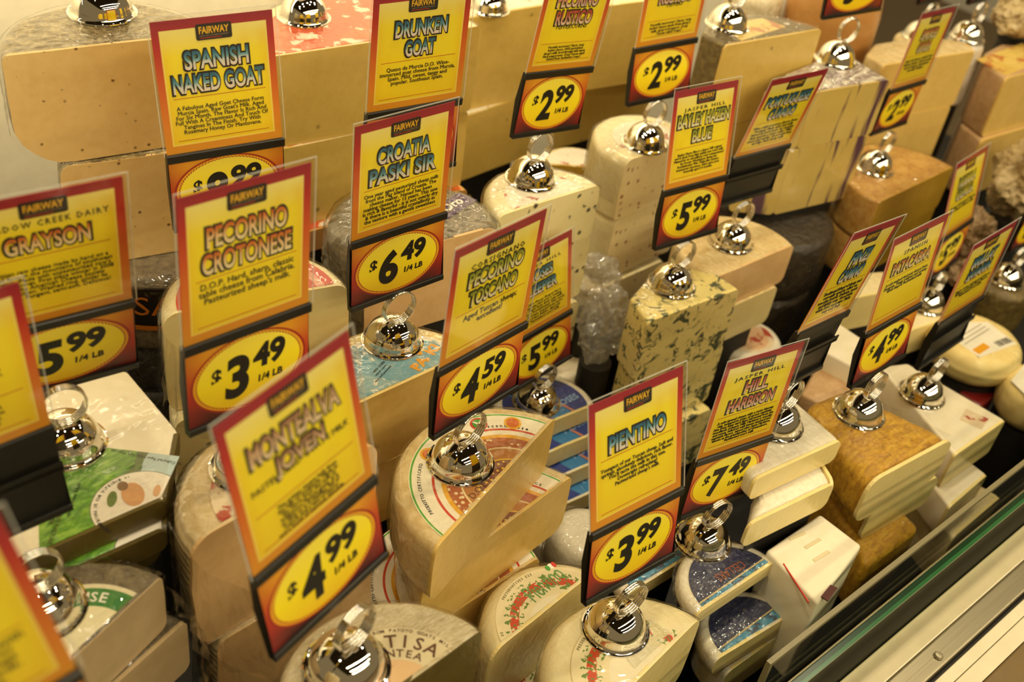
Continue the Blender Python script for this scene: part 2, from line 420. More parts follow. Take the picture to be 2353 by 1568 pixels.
    'wedge': {'k': 'p', 'c': [1.3116, 0.8933], 'pts': [[-0.0851, -0.0281], [0.1039, -0.0521], [0.078, -0.0014], [0.0372, 0.0312], [-0.0477, 0.0371], [-0.0863, 0.0134]], 'z': 1.15, 't': 0.13, 'r': 0.004, 'rc': 0.0},
    'wedge_b': {'k': 'p', 'c': [1.3116, 0.8933], 'pts': [[-0.0851, -0.0281], [0.1039, -0.0521], [0.078, -0.0014], [0.0372, 0.0312], [-0.0477, 0.0371], [-0.0863, 0.0134]], 'z': 1.019, 't': 0.13, 'r': 0.004, 'rc': 0.0},
    'palelab': {'k': 'p', 'c': [1.7451, 0.8552], 'pts': [[-0.1159, -0.0155], [0.0969, -0.0569], [0.1174, -0.0231], [0.0631, 0.0261], [-0.0537, 0.0449], [-0.1078, 0.0245]], 'z': 1.05, 't': 0.1, 'r': 0.005, 'rc': 0.0},
    'palelab_b': {'k': 'p', 'c': [1.7371, 0.8552], 'pts': [[-0.1159, -0.0155], [0.0969, -0.0569], [0.1174, -0.0231], [0.0631, 0.0261], [-0.0537, 0.0449], [-0.1078, 0.0245]], 'z': 0.949, 't': 0.1, 'r': 0.005, 'rc': 0.0},
    'orange8': {'k': 'p', 'c': [1.9963, 0.7911], 'pts': [[-0.1003, -0.04], [0.053, -0.0564], [0.1238, -0.0102], [0.0371, 0.0494], [-0.034, 0.0421], [-0.0796, 0.0151]], 'z': 1.01, 't': 0.115, 'r': 0.006, 'rc': 0.0},
    'orange8_b': {'k': 'p', 'c': [1.9903, 0.7851], 'pts': [[-0.1003, -0.04], [0.053, -0.0564], [0.1238, -0.0102], [0.0371, 0.0494], [-0.034, 0.0421], [-0.0796, 0.0151]], 'z': 0.894, 't': 0.12, 'r': 0.006, 'rc': 0.0},
    'g1': {'k': 'w', 'c': [1.5191, 0.4809], 'R': 0.072, 'z': 0.785, 't': 0.055, 'cuts': [], 'rt': 0.02, 'rb': 0.025},
    'g2': {'k': 'w', 'c': [1.5317, 0.3717], 'R': 0.056, 'z': 0.765, 't': 0.07, 'cuts': [], 'rt': 0.02, 'rb': 0.03},
    'pata': {'k': 'p', 'c': [1.0425, 0.3995], 'pts': [[-0.0791, -0.0583], [0.0749, -0.0716], [0.0389, 0.0604], [-0.0347, 0.0695]], 'z': 0.905, 't': 0.07, 'r': 0.017, 'rc': 0.0},
    'pata_b': {'k': 'p', 'c': [1.0711, 0.3892], 'pts': [[-0.07, -0.0495], [0.0616, -0.0618], [0.0357, 0.0516], [-0.0274, 0.0596]], 'z': 0.834, 't': 0.05, 'r': 0.012, 'rc': 0.0},
    'pata_c': {'k': 'p', 'c': [1.0575, 0.3676], 'pts': [[-0.0761, -0.0587], [0.0341, -0.0615], [0.0574, 0.0593], [-0.0155, 0.061]], 'z': 0.783, 't': 0.09, 'r': 0.01, 'rc': 0.0},
    'r2': {'k': 'p', 'c': [1.2612, 0.4135], 'pts': [[-0.0742, -0.076], [0.0478, -0.0777], [0.0342, 0.0682], [-0.0077, 0.0855]], 'z': 0.83, 't': 0.06, 'r': 0.004, 'rc': 0.0},
    'r2_c': {'k': 'p', 'c': [1.2647, 0.3266], 'pts': [[-0.0696, -0.0324], [0.0591, -0.0295], [0.0522, 0.0148], [-0.0417, 0.0472]], 'z': 0.71, 't': 0.09, 'r': 0.006, 'rc': 0.0},
    'r2_b': {'k': 'p', 'c': [1.2359, 0.3653], 'pts': [[-0.064, -0.0555], [0.0353, -0.0517], [0.0432, 0.0478], [-0.0145, 0.0594]], 'z': 0.768, 't': 0.055, 'r': 0.004, 'rc': 0.0},
    'brie': {'k': 'p', 'c': [0.8854, 0.4251], 'pts': [[-0.0802, -0.0304], [0.0519, -0.0454], [0.0611, 0.0267], [0.0381, 0.0387], [-0.0708, 0.0104]], 'z': 0.953, 't': 0.032, 'r': 0.008, 'rc': 0.0},
    'brie_b': {'k': 'p', 'c': [0.8795, 0.399], 'pts': [[-0.0963, -0.0265], [0.032, -0.0412], [0.0661, 0.0259], [0.0382, 0.0355], [-0.04, 0.0064]], 'z': 0.919, 't': 0.037, 'r': 0.012, 'rc': 0.0},
    'paper': {'k': 'p', 'c': [0.8654, 0.3272], 'pts': [[-0.0572, -0.045], [0.0519, -0.023], [0.0508, 0.0336], [-0.0455, 0.0344]], 'z': 0.865, 't': 0.13, 'r': 0.004, 'rc': 0.0},
    'cel': {'k': 'w', 'c': [0.7632, 0.3498], 'R': 0.0645, 'z': 0.857, 't': 0.02, 'cuts': [[0.7151, 0.3511, -0.0175, -0.9998]], 'rt': 0.008, 'rb': 0.006},
    'cel2': {'k': 'w', 'c': [0.7719, 0.3186], 'R': 0.0599, 'z': 0.805, 't': 0.028, 'cuts': [[0.7094, 0.3205, -0.0801, -0.9968]], 'rt': 0.008, 'rb': 0.01},
    'cel4': {'k': 'w', 'c': [0.7842, 0.3283], 'R': 0.0533, 'z': 0.774, 't': 0.05, 'cuts': [[0.7129, 0.3136, -0.0301, -0.9995]], 'rt': 0.008, 'rb': 0.01},
    'lump': {'k': 'w', 'c': [0.7307, 0.534], 'R': 0.042, 'z': 0.795, 't': 0.07, 'cuts': [], 'rt': 0.018, 'rb': 0.02},
    'sheet': {'k': 'p', 'c': [0.7389, 0.5807], 'pts': [[-0.027, -0.0158], [0.0339, -0.0159], [0.0261, 0.019], [-0.033, 0.0127]], 'z': 0.74, 't': 0.05, 'r': 0.006, 'rc': 0.0},
    'cel3': {'k': 'w', 'c': [0.7345, 0.4281], 'R': 0.055, 'z': 0.825, 't': 0.02, 'cuts': [[0.7091, 0.424, -0.0247, -0.9997]], 'rt': 0.006, 'rb': 0.006},
    'keep0': {'k': 'w', 'c': [0.828, 0.712], 'R': 0.068, 'z': 0.799, 't': 0.026, 'cuts': [[0.828, 0.686, -0.0872, -0.996]], 'rt': 0.008, 'rb': 0.008},
    'keep1': {'k': 'w', 'c': [0.832, 0.692], 'R': 0.068, 'z': 0.7685, 't': 0.026, 'cuts': [[0.828, 0.666, -0.0872, -0.996]], 'rt': 0.008, 'rb': 0.008},
    'keep2': {'k': 'w', 'c': [0.836, 0.672], 'R': 0.068, 'z': 0.738, 't': 0.026, 'cuts': [[0.828, 0.646, -0.0872, -0.996]], 'rt': 0.008, 'rb': 0.008},
    'keep3': {'k': 'w', 'c': [0.84, 0.652], 'R': 0.068, 'z': 0.7075, 't': 0.026, 'cuts': [[0.828, 0.626, -0.0872, -0.996]], 'rt': 0.008, 'rb': 0.008},
    'cream': {'k': 'p', 'c': [1.3859, 0.6133], 'pts': [[-0.0762, -0.0033], [0.0119, -0.0284], [0.0681, 0.0001], [-0.0039, 0.0316]], 'z': 0.85, 't': 0.06, 'r': 0.004, 'rc': 0.0},
    'cream2': {'k': 'p', 'c': [1.5047, 0.5698], 'pts': [[-0.0664, -0.0177], [0.0062, -0.0301], [0.0574, -0.002], [0.0285, 0.0285], [-0.0258, 0.0213]], 'z': 0.78, 't': 0.05, 'r': 0.006, 'rc': 0.0},
    'whiteblk': {'k': 'p', 'c': [1.2571, 0.5568], 'pts': [[-0.0293, -0.0436], [0.0351, -0.0166], [0.0356, 0.0413], [-0.0413, 0.0189]], 'z': 0.825, 't': 0.05, 'r': 0.004, 'rc': 0.0},
    'tanblk': {'k': 'p', 'c': [1.1935, 0.5306], 'pts': [[-0.0296, -0.0422], [0.041, -0.0131], [0.0326, 0.0417], [-0.044, 0.0136]], 'z': 0.795, 't': 0.05, 'r': 0.005, 'rc': 0.0},
    'box_brown': {'k': 'p', 'c': [0.9428, 0.7726], 'pts': [[-0.0164, -0.0386], [0.0516, -0.0161], [0.0424, 0.0233], [-0.0775, 0.0315]], 'z': 0.77, 't': 0.08, 'r': 0.003, 'rc': 0.0},
    'stain': {'k': 'w', 'c': [1.5902, 1.0864], 'R': 0.05, 'z': 1.09, 't': 0.12, 'cuts': [], 'rt': 0.02, 'rb': 0.01},
    'redpk': {'k': 'p', 'c': [1.4851, 0.4339], 'pts': [[-0.0251, -0.0206], [0.025, -0.0175], [0.023, 0.0195], [-0.0229, 0.0186]], 'z': 0.72, 't': 0.03, 'r': 0.004, 'rc': 0.0},
    'drunkw': {'k': 'w', 'c': [0.658, 0.798], 'R': 0.095, 'z': 1.086, 't': 0.11, 'cuts': [[0.5486, 0.7644, -0.0955, -0.9954]], 'rt': 0.02, 'rb': 0.01},
    'underleft': {'k': 'w', 'c': [0.055, 0.315], 'R': 0.085, 'z': 1.126, 't': 0.12, 'cuts': [], 'rt': 0.01, 'rb': 0.01},
    'trc1': {'k': 'w', 'c': [1.876, 0.9189], 'R': 0.042, 'z': 1.0169, 't': 0.12, 'cuts': [], 'rt': 0.012, 'rb': 0.012},
    'trc2': {'k': 'w', 'c': [1.9212, 0.8552], 'R': 0.034, 'z': 1.035, 't': 0.12, 'cuts': [], 'rt': 0.012, 'rb': 0.012},
    'frc': {'k': 'w', 'c': [1.7032, 0.5406], 'R': 0.05, 'z': 0.7836, 't': 0.08, 'cuts': [], 'rt': 0.012, 'rb': 0.012}
}
SIGNS = {
    'sng': {'p': [0.4422, 0.8054, 1.1519], 'a': [-11.078, -2.641, 1.054, 7.051, 0.0], 'b': [0.4422, 0.8054, 1.084]},
    'croat': {'p': [0.5559, 0.6955, 1.0954], 'a': [-1.324, -0.229, 0.722, -0.028, -2.118], 'b': [0.5586, 0.697, 1.031]},
    'white': {'p': [0.8553, 0.8205, 1.1349], 'a': [0.312, 0.482, -7.242, 0.0, -2.455], 'b': [0.8519, 0.8244, 1.068]},
    'blue': {'p': [0.9885, 0.6858, 1.0199], 'a': [-3.42, -3.372, -2.406, 7.976, -3.446], 'b': [0.9944, 0.6884, 0.944]},
    'pata': {'p': [1.0557, 0.4237, 0.967], 'a': [-0.693, -3.284, 1.039, 1.163, -1.525], 'b': [1.0497, 0.4194, 0.905]},
    'r2': {'p': [1.2562, 0.4326, 0.897], 'a': [0.619, -0.035, 1.883, -0.434, 1.453], 'b': [1.2513, 0.4304, 0.83]},
    'hill': {'p': [0.778, 0.4153, 0.9168], 'a': [-7.45, -2.109, -4.221, 1.156, -2.055], 'b': [0.7779, 0.4141, 0.857]},
    'pien': {'p': [0.5728, 0.3622, 0.9914], 'a': [-2.24, -8.16, -1.458, 9.098, -1.715], 'b': [0.5735, 0.3592, 0.92]},
    'tosc': {'p': [0.5244, 0.5335, 1.0801], 'a': [6.591, 0.311, -0.53, -0.615, -1.824], 'b': [0.5193, 0.5349, 1.016]},
    'mont': {'p': [0.2787, 0.3956, 1.1366], 'a': [12.98, -4.365, 4.48, 5.095, -3.778], 'b': [0.2932, 0.3878, 1.058]},
    'mead': {'p': [0.2272, 0.6706, 1.1444], 'a': [-8.032, 6.396, 1.386, -2.079, 3.829], 'b': [0.2198, 0.6763, 1.082]},
    'crot': {'p': [0.3232, 0.5715, 1.1545], 'a': [3.428, -1.897, -2.632, 1.397, -2.953], 'b': [0.3232, 0.5715, 1.088]},
    'drunk': {'p': [0.6387, 0.792, 1.1549], 'a': [-7.059, -0.492, -0.506, 0.0, -1.076], 'b': [0.6387, 0.792, 1.086]},
    'w2': {'p': [1.0974, 0.8615, 1.104], 'a': [-5.31, -1.603, -0.397, 0.0, -4.228], 'b': [1.0974, 0.8615, 1.034]},
    'poly': {'p': [1.1494, 0.7191, 1.0094], 'a': [-4.362, 3.65, -1.239, -6.462, 1.157], 'b': [1.1494, 0.7191, 0.94]},
    'rt299': {'p': [1.5481, 0.7531, 0.9972], 'a': [2.07, 1.178, -4.011, 0.42, 1.968], 'b': [1.5481, 0.7531, 0.928]},
    'rt5': {'p': [1.5212, 0.5772, 0.8457], 'a': [5.236, -2.974, 0.013, 7.374, 0.0], 'b': [1.5212, 0.5772, 0.78]},
    'mini': {'p': [0.8912, 0.438, 1.0202], 'a': [3.177, 4.317, -9.073, -0.564, -2.853], 'b': [0.8912, 0.438, 0.953]},
    'keep': {'p': [0.8277, 0.735, 0.8395], 'a': [2.435, -3.255, 5.461, 3.086, -3.283], 'b': [0.823, 0.7245, 0.799]},
    'lefta': {'p': [0.1292, 0.5774, 1.1242], 'a': [-0.183, -1.614, 1.46, 0.616, -3.059], 'b': [0.143, 0.548, 1.065]},
    'leftb': {'p': [0.0574, 0.3366, 1.1945], 'a': [0.462, -0.575, 8.647, 1.262, 0.0], 'b': [0.0574, 0.3366, 1.126]},
    'top3': {'p': [1.4554, 0.8272, 1.1719], 'a': [-13.725, 0.145, 3.592, 0.0, -0.642], 'b': [1.4554, 0.8272, 1.098]},
    'tr1': {'p': [1.882, 0.9205, 1.0868], 'a': [0, 0, -1, 0, 0], 'b': [1.877, 0.9205, 1.0169]},
    'tr2': {'p': [1.9272, 0.8568, 1.1048], 'a': [0, 0, -1, 0, 0], 'b': [1.9222, 0.8568, 1.035]},
    'fr': {'p': [1.7091, 0.5421, 0.8532], 'a': [0, 0, -1, 0, 0], 'b': [1.7041, 0.5421, 0.7836]}
}
BARE = {
    'bare_a1': [0.4158, 0.9882, 1.286],
    'bare_o1': [0.6965, 1.0818, 1.195],
    'bare_b1': [1.0794, 1.1855, 1.1],
    'bare_wedge': [1.2842, 0.9107, 1.15]
}

def wheel_profile(R, t, rt, rb):
    pr = [(0, 0), (R * 0.55, 0), (R - rt, 0)]
    for k in range(1, 7):
        a = k / 6 * pi / 2
        pr.append((R - rt + rt * sin(a) * 0.94, -rt + rt * cos(a)))
    n = 5
    for k in range(1, n):
        s = k / n
        pr.append((R - 0.06 * rt + 0.06 * rt * sin(pi * s), -rt - (t - rt - rb) * s))
    for k in range(0, 7):
        a = k / 6 * pi / 2
        pr.append((R - rb + rb * cos(a) * (1 - 0.06 * rt / rb), -(t - rb) - rb * sin(a)))
    pr.append((R * 0.5, -t)); pr.append((0, -t))
    return pr
def cut_bm(bm, co, no):
    """cut the solid, keep the side behind the normal, cap it; return cap outline"""
    r = bmesh.ops.bisect_plane(bm, geom=bm.verts[:] + bm.edges[:] + bm.faces[:], plane_co=co, plane_no=no, clear_outer=True, dist=1e-6)
    ed = [e for e in r['geom_cut'] if isinstance(e, bmesh.types.BMEdge)]
    ret = bmesh.ops.contextual_create(bm, geom=ed)
    caps = ret['faces']
    return caps
def slab(outline, no, inset, t, name, mat, parent, corner=0.0):
    bm = bmesh.new()
    f = bm.faces.new([bm.verts.new(p) for p in outline])
    bm.normal_update()
    if f.normal.dot(no) < 0: f.normal_flip()
    if inset > 0:
        r = bmesh.ops.inset_region(bm, faces=[f], thickness=inset, use_even_offset=True)
        bmesh.ops.delete(bm, geom=r['faces'], context='FACES')
    if corner > 0: bmesh.ops.bevel(bm, geom=bm.verts[:], offset=corner, segments=5, profile=0.5, affect='VERTICES')
    bmesh.ops.translate(bm, vec=no * t, verts=bm.verts[:])
    r = bmesh.ops.extrude_face_region(bm, geom=bm.faces[:])
    bmesh.ops.translate(bm, vec=-no * (t + 0.003), verts=[e for e in r['geom'] if isinstance(e, bmesh.types.BMVert)])
    bmesh.ops.triangulate(bm, faces=[q for q in bm.faces if len(q.verts) > 4])
    return mesh_obj(name, bm, mat, parent, smooth=0)

def roughen(bm, amp, scale, seed):
    for v in bm.verts:
        p = Vector(v.co) * scale + Vector((seed * 3.1, seed * 1.7, 0))
        v.co += noise.noise_vector(p) * amp

USED = {}
def cheese(key, name, label, paste, rind, cat='cheese', group=None, inset=0.003, amp=0.0008, cutdot=0.25, seg=112):
    d = DATA[key]
    t = d['t']; cx, cy = d['c']; zt = d['z']
    root = empty(name, (cx, cy, zt - t), label, cat, group)
    USED[key] = root
    off = Vector((0, 0, t))
    caps = []; corner = 0.0
    if d['k'] == 'w':
        bm = lathe_bm(wheel_profile(d['R'], t, d['rt'], d['rb']), seg)
        if amp: roughen(bm, amp, 40, len(USED))
        bmesh.ops.translate(bm, vec=off, verts=bm.verts[:])
        for (px, py, nx, ny) in d['cuts']:
            no = Vector((nx, ny, 0)).normalized()
            fs = cut_bm(bm, Vector((px - cx, py - cy, 0)), no)
            for f in fs: caps.append(([v.co.copy() for v in f.verts], no))
        R = d['R']
    else:
        bm = bmesh.new()
        top = [bm.verts.new((x, y, t)) for x, y in d['pts']]
        bot = [bm.verts.new((x, y, 0)) for x, y in d['pts']]
        bm.faces.new(top); bm.faces.new(bot[::-1])
        n = len(top)
        for i in range(n):
            j = (i + 1) % n
            bm.faces.new((top[i], bot[i], bot[j], top[j]))
            e = Vector(d['pts'][j]) - Vector(d['pts'][i])
            no = Vector((e.y, -e.x, 0)).normalized()
            if -no.y > cutdot and e.length > 0.035:
                caps.append(([top[i].co.copy(), bot[i].co.copy(), bot[j].co.copy(), top[j].co.copy()], no))
        bmesh.ops.bevel(bm, geom=bm.edges[:], offset=d['r'], segments=4, profile=0.5, affect='EDGES')
        bmesh.ops.triangulate(bm, faces=[f for f in bm.faces if len(f.verts) > 4])
        if amp: roughen(bm, amp * 0.5, 60, len(USED))
        corner = min(d['r'] * 1.5, 0.28 * t)
        inset = inset + d['r'] * 0.55
    mesh_obj('rind', bm, rind, root, smooth=38)
    if paste is not None:
        for outline, no in caps:
            slab(outline, no, inset, 0.0006 + (0.4 * amp if d['k'] == 'p' else 0), 'paste', paste, root, corner)
    return root

def inside_of(key):
    d = DATA[key]; c = d['c']
    def f(x, y, m):
        return all((x - (px - c[0])) * nx + (y - (py - c[1])) * ny <= -m - 0.003 for (px, py, nx, ny) in d.get('cuts', []))
    return f
def disc_label(key, r, mat, name='label', inner=0.0, dz=0.0006, c=None, inset=0.003, label=None):
    """printed paper round on top of a wheel, cut through with it"""
    d = DATA[key]; root = USED[key]; cx, cy = d['c']; t = d['t']
    ox, oy = c if c else (0, 0)
    bm = lathe_bm([(0, dz), (r * 0.5, dz), (r, dz), (r, -0.001), (0, -0.001)], 96)
    bmesh.ops.translate(bm, vec=(ox, oy, 0), verts=bm.verts[:])
    for (px, py, nx, ny) in d.get('cuts', []):
        no = Vector((nx, ny, 0)).normalized()
        cut_bm(bm, Vector((px - cx, py - cy, 0)) - no * inset, no)
    bmesh.ops.triangulate(bm, faces=[f for f in bm.faces if len(f.verts) > 4])
    o = mesh_obj(name, bm, mat, root, smooth=30)
    o.location = (0, 0, t)
    if label: o['label'] = label
    return o
def rect_label(key, pts, mat, name='label', dz=0.0007, label=None):
    """flat label: pts are offsets from the cheese centre on its top"""
    d = DATA[key]; root = USED[key]
    bm = bmesh.new()
    a = [bm.verts.new((x, y, dz)) for x, y in pts]
    b = [bm.verts.new((x, y, -0.0008)) for x, y in pts]
    bm.faces.new(a); bm.faces.new(b[::-1])
    for i in range(len(a)):
        j = (i + 1) % len(a)
        bm.faces.new((a[i], b[i], b[j], a[j]))
    o = mesh_obj(name, bm, mat, root, smooth=0)
    o.location = (0, 0, d['t'])
    if label: o['label'] = label
    return o
def top_text(parent_label, items, mat, name='lettering', dz=0.0009):
    """items: (body, x, y, rot_deg, height, width or None, offset)"""
    bm = bmesh.new()
    for body, x, y, rot, h, w, off in items:
        b2 = bmesh.new()
        text_into(b2, body, 0, 0, w=w, h=h, y=dz, plane='XY', offset=off)
        bmesh.ops.rotate(b2, cent=(0, 0, 0), matrix=Matrix.Rotation(rad(rot), 3, 'Z'), verts=b2.verts[:])
        bmesh.ops.translate(b2, vec=(x, y, 0), verts=b2.verts[:])
        me = bpy.data.meshes.new('tmp'); b2.to_mesh(me); b2.free(); bm.from_mesh(me); bpy.data.meshes.remove(me)
    fatten(bm, -0.0004, Vector((0, 0, 1)))
    return mesh_obj(name, bm, mat, parent_label, smooth=0)
def arc_text(parent_label, items, mat, name='lettering', dz=0.0009, keep=None):
    """items: (body, radius, mid_angle_deg, char_h, deg_per_char, inward)"""
    bm = bmesh.new()
    for body, R, mid, h, step, inward in items:
        n = len(body)
        for i, ch in enumerate(body):
            if ch == ' ': continue
            s = (i - (n - 1) / 2)
            a = mid + (s * step if inward else -s * step)
            if keep and not keep(R * cos(rad(a)), R * sin(rad(a)), h * 0.6): continue
            b2 = bmesh.new()
            text_into(b2, ch, 0, 0, h=h if ch.isupper() or ch.isdigit() else h * 0.8, y=dz, plane='XY', offset=0.01)
            rot = a + 90 if inward else a - 90
            bmesh.ops.rotate(b2, cent=(0, 0, 0), matrix=Matrix.Rotation(rad(rot), 3, 'Z'), verts=b2.verts[:])
            bmesh.ops.translate(b2, vec=(R * cos(rad(a)), R * sin(rad(a)), 0), verts=b2.verts[:])
            me = bpy.data.meshes.new('tmp'); b2.to_mesh(me); b2.free(); bm.from_mesh(me); bpy.data.meshes.remove(me)
    fatten(bm, -0.0004, Vector((0, 0, 1)))
    return mesh_obj(name, bm, mat, parent_label, smooth=0)

# ---------------------------------------------------------------- display case (setting)
DECK = 0.50
def struct(name, bm, mat, smooth=0):
    o = mesh_obj(name, bm, mat, None, smooth)
    o['kind'] = 'structure'
    return o
plain('case_dark', '2a241c', 0.55)
plain('deck_black', '1e1a15', 0.6)
plain('cream_panel', 'e9dcb9', 0.45)
plain('wall_cream', 'efe4c6', 0.6)
plain('wall_grey', 'cfc4ae', 0.55)
def brushed(name, col, rough):
    g = NT(name)
    f = g.noise(6, 4, 0.6, 0, g.mapping((1.2, 90, 90)))
    c = lin(col)
    MATS[name] = g.base(g.ramp(f, [(0.3, tuple(v * 0.8 for v in c[:3]) + (1,)), (0.75, c)]), rough, 0.85)
brushed('brushed_aluminium', 'b7ab8e', 0.38)
plain('steel_ledge', 'cdbf98', 0.35, coat=0.4)
plain('glass_edge_dark', '12361a', 0.2, coat=0.6)
plain('glass_edge_light', '2c6236', 0.2, coat=0.6)
plain('frosted_edge', '8d8260', 0.3, coat=0.5)
struct('floor', box_bm((-3.5, -6, -0.05), (5, 2.6, 0.0)), plain('floor_tile', '7d6a4c', 0.5))
struct('ceiling', box_bm((-3.5, -6, 4.3), (5, 2.6, 4.35)), plain('ceiling_brown', '3a2d1c', 0.8))
struct('case_deck', box_bm((-0.6, 0.262, DECK - 0.03), (2.7, 1.50, DECK)), MATS['deck_black'])
struct('case_plinth', box_bm((-0.6, 0.16, 0.0), (2.7, 1.50, DECK - 0.031)), MATS['case_dark'])
# rear wall of the case, in two sheets with a joint
struct('wall_back', box_bm((-0.6, 1.50, 0.0), (2.7, 1.53, 2.3)), MATS['wall_cream'])
o = box_bm((0.93, 1.484, 0.7), (1.10, 1.499, 1.75), 0.004)
struct('trim_1', o, MATS['wall_grey'])
bm = lathe_bm([(0, 0.002), (0.024, 0.002), (0.026, 0.0), (0.026, -0.002), (0, -0.002)], 32)
bmesh.ops.scale(bm, vec=(1, 0.62, 1), verts=bm.verts[:])
bmesh.ops.rotate(bm, cent=(0, 0, 0), matrix=Matrix.Rotation(rad(90), 3, 'X') @ Matrix.Rotation(rad(35), 3, 'Z'), verts=bm.verts[:])
o = mesh_obj('finger_hole', bm, MATS['deck_black'], smooth=30)
o.location = (1.049, 1.4835, 0.990); o['kind'] = 'structure'
# front glass with its green polished edge, acrylic fence behind it, sill and rails in front
GY = 0.22
gl = struct('window_1', box_bm((-0.6, GY - 0.004, 0.78), (2.7, GY + 0.004, 0.9195)), MATS['glass_pane'])
bm = bmesh.new(); add_box(bm, (-0.6, GY - 0.0041, 0.9196), (2.7, GY - 0.0004, 0.9215), 1); add_box(bm, (-0.6, GY - 0.0003, 0.9196), (2.7, GY + 0.0041, 0.9215), 0)
mesh_obj('polished_edge', bm, [MATS['glass_edge_dark'], MATS['glass_edge_light']], gl, 0)
AY = 0.25
fence = empty('acrylic_fence', (1.65, AY, 0.60), 'clear acrylic fence standing behind the green-edged glass along the case front', 'fence')
def at_root(o, root):
    o.location = o.location - root.location
    return o
at_root(mesh_obj('panel', box_bm((0.668, AY - 0.0012, 0.60), (2.65, AY + 0.0012, 0.916)), MATS['acrylic'], fence, 0), fence)
bm = bmesh.new(); add_box(bm, (0.668, AY - 0.0025, 0.9165), (2.65, AY + 0.0025, 0.9215))
add_box(bm, (0.663, AY - 0.0025, 0.60), (0.6679, AY + 0.0025, 0.9215))
at_root(mesh_obj('frosted_edge', bm, MATS['frosted_edge'], fence, 0), fence)
struct('trim_2', box_bm((-0.6, AY - 0.006, 0.843), (2.7, AY - 0.0035, 0.850), 0.001), MATS['brushed_aluminium'])
struct('trim_3', box_bm((-0.6, GY + 0.006, 0.60), (2.7, AY - 0.0065, 0.78)), MATS['deck_black'])
struct('trim_4', box_bm((-0.6, AY - 0.006, 0.60), (2.7, AY - 0.0034, 0.8425)), MATS['case_dark'])
struct('case_front', box_bm((-0.6, 0.10, 0.02), (2.7, 0.2155, 0.842)), MATS['case_dark'])
struct('ledge', box_bm((-0.6, 0.1870, 0.8425), (2.7, 0.2153, 0.850), 0.0015), MATS['steel_ledge'])
bm = box_bm((-0.6, 0.1625, 0.8425), (2.7, 0.1865, 0.851), 0.002)
add_box(bm, (-0.6, 0.1745, 0.851), (2.7, 0.1753, 0.8516)); add_box(bm, (-0.6, 0.1705, 0.851), (2.7, 0.1711, 0.8515))
struct('rail', bm, MATS['brushed_aluminium'])
struct('trim_5', box_bm((-0.6, 0.1455, 0.8425), (2.7, 0.1575, 0.850), 0.001), MATS['cream_panel'])
struct('trim_6', box_bm((-0.6, 0.1280, 0.8425), (2.7, 0.1448, 0.850), 0.001), MATS['cream_panel'])
struct('trim_7', box_bm((-0.6, 0.1005, 0.8425), (2.7, 0.1275, 0.849), 0.002), plain('bumper_brown', '7a6238', 0.4))
bm = lathe_bm([(0, 0.0030), (0.0036, 0.0026), (0.0047, 0.0014), (0.0050, 0.0), (0, 0.0)], 32)
rv = mesh_obj('rivet', bm, MATS['brushed_aluminium'], smooth=40)
rv.location = (0.8720, 0.1722, 0.8517)
tag(rv, 'round metal rivet set in the aluminium rail along the case front', 'rivet')

# ---------------------------------------------------------------- cheese materials
paste_mat('aged', (222, 184, 114), (234, 200, 134), specks='7a5526', speck_scale=95, speck_size=0.14)
paste_mat('pale', (205, 170, 82), (218, 186, 98), specks='9a7f40', speck_scale=34, speck_size=0.1)
paste_mat('gold', (218, 180, 92), (232, 195, 110))
paste_mat('ivory', (238, 212, 142), (240, 222, 158))
paste_mat('soft', (234, 208, 132), (240, 220, 150))
paste_mat('tan', (214, 172, 112), (228, 188, 132))
paste_mat('greytan', (190, 164, 120), (202, 176, 132))
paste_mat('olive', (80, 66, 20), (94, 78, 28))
paste_mat('pepper', (234, 216, 152), (240, 226, 168), specks='3a3226', speck_scale=70, speck_size=0.22)
paste_mat('chilli', (236, 212, 154), (240, 222, 170), specks='9a5630', speck_scale=85, speck_size=0.24)
paste_mat('veined', (232, 208, 124), (240, 222, 146), veins='4e5540')
paste_mat('yellow', (176, 138, 32), (192, 154, 46))
paste_mat('brown', (194, 138, 74), (206, 150, 88))
rind_mat('herb', '4a3a18', '86703c', 'c2aa74', 46, 0.9, 0.95, wstr=1.0)
rind_mat('black', '14100c', '241d15', '30281c', 30, 0.5, 0.9)
rind_mat('cream', 'e2cd94', 'ead9a8', None, 18, 0.25, 0.8)
rind_mat('ivory', 'ead9a2', 'f0e2b4', None, 16, 0.2, 0.9, wstr=0.9)
rind_mat('waxy', 'e6c878', 'ecd48c', None, 12, 0.15, 0.9, wstr=0.8)
rind_mat('buff', 'c8a667', 'd8bd84', 'e2cb98', 22, 0.4, 0.75)
rind_mat('bloomy', 'e8dcc0', 'f2e9d2', None, 30, 0.35, 0.8, wstr=0.9)
rind_mat('cloth', 'b6a077', 'd9c8a0', 'eee0be', 34, 0.9, 0.8, stretch=(1, 3, 1))
rind_mat('basket', 'd3b884', 'e0c898', None, 26, 0.5, 0.95, weave=True, wstr=1.0)
rind_mat('orange', 'c98a34', 'd9a04a', 'e2b468', 20, 0.5, 0.6)
rind_mat('golden', 'a06e14', 'd29c20', 'e8b834', 20, 1.0, 0.9, stretch=(1, 2.6, 1))
rind_mat('ochre', 'b07c34', 'cf9c4c', 'dcb264', 18, 0.5, 0.5)
rind_mat('grey', '4a4032', '6c5f48', '8a7c60', 30, 0.6, 0.9, wstr=1.0)
rind_mat('washed', '4a3a16', '63501f', '7c672e', 30, 0.5, 0.6)
rind_mat('tanrind', 'b48c5c', 'c9a478', None, 18, 0.3, 0.6)
rind_mat('provolone', 'b07a38', 'be8844', None, 8, 0.1, 0.8, wstr=0.2)
rind_mat('paper', 'efe2bf', 'f5ead0', None, 8, 0.1, 0.15, wstr=0.4)
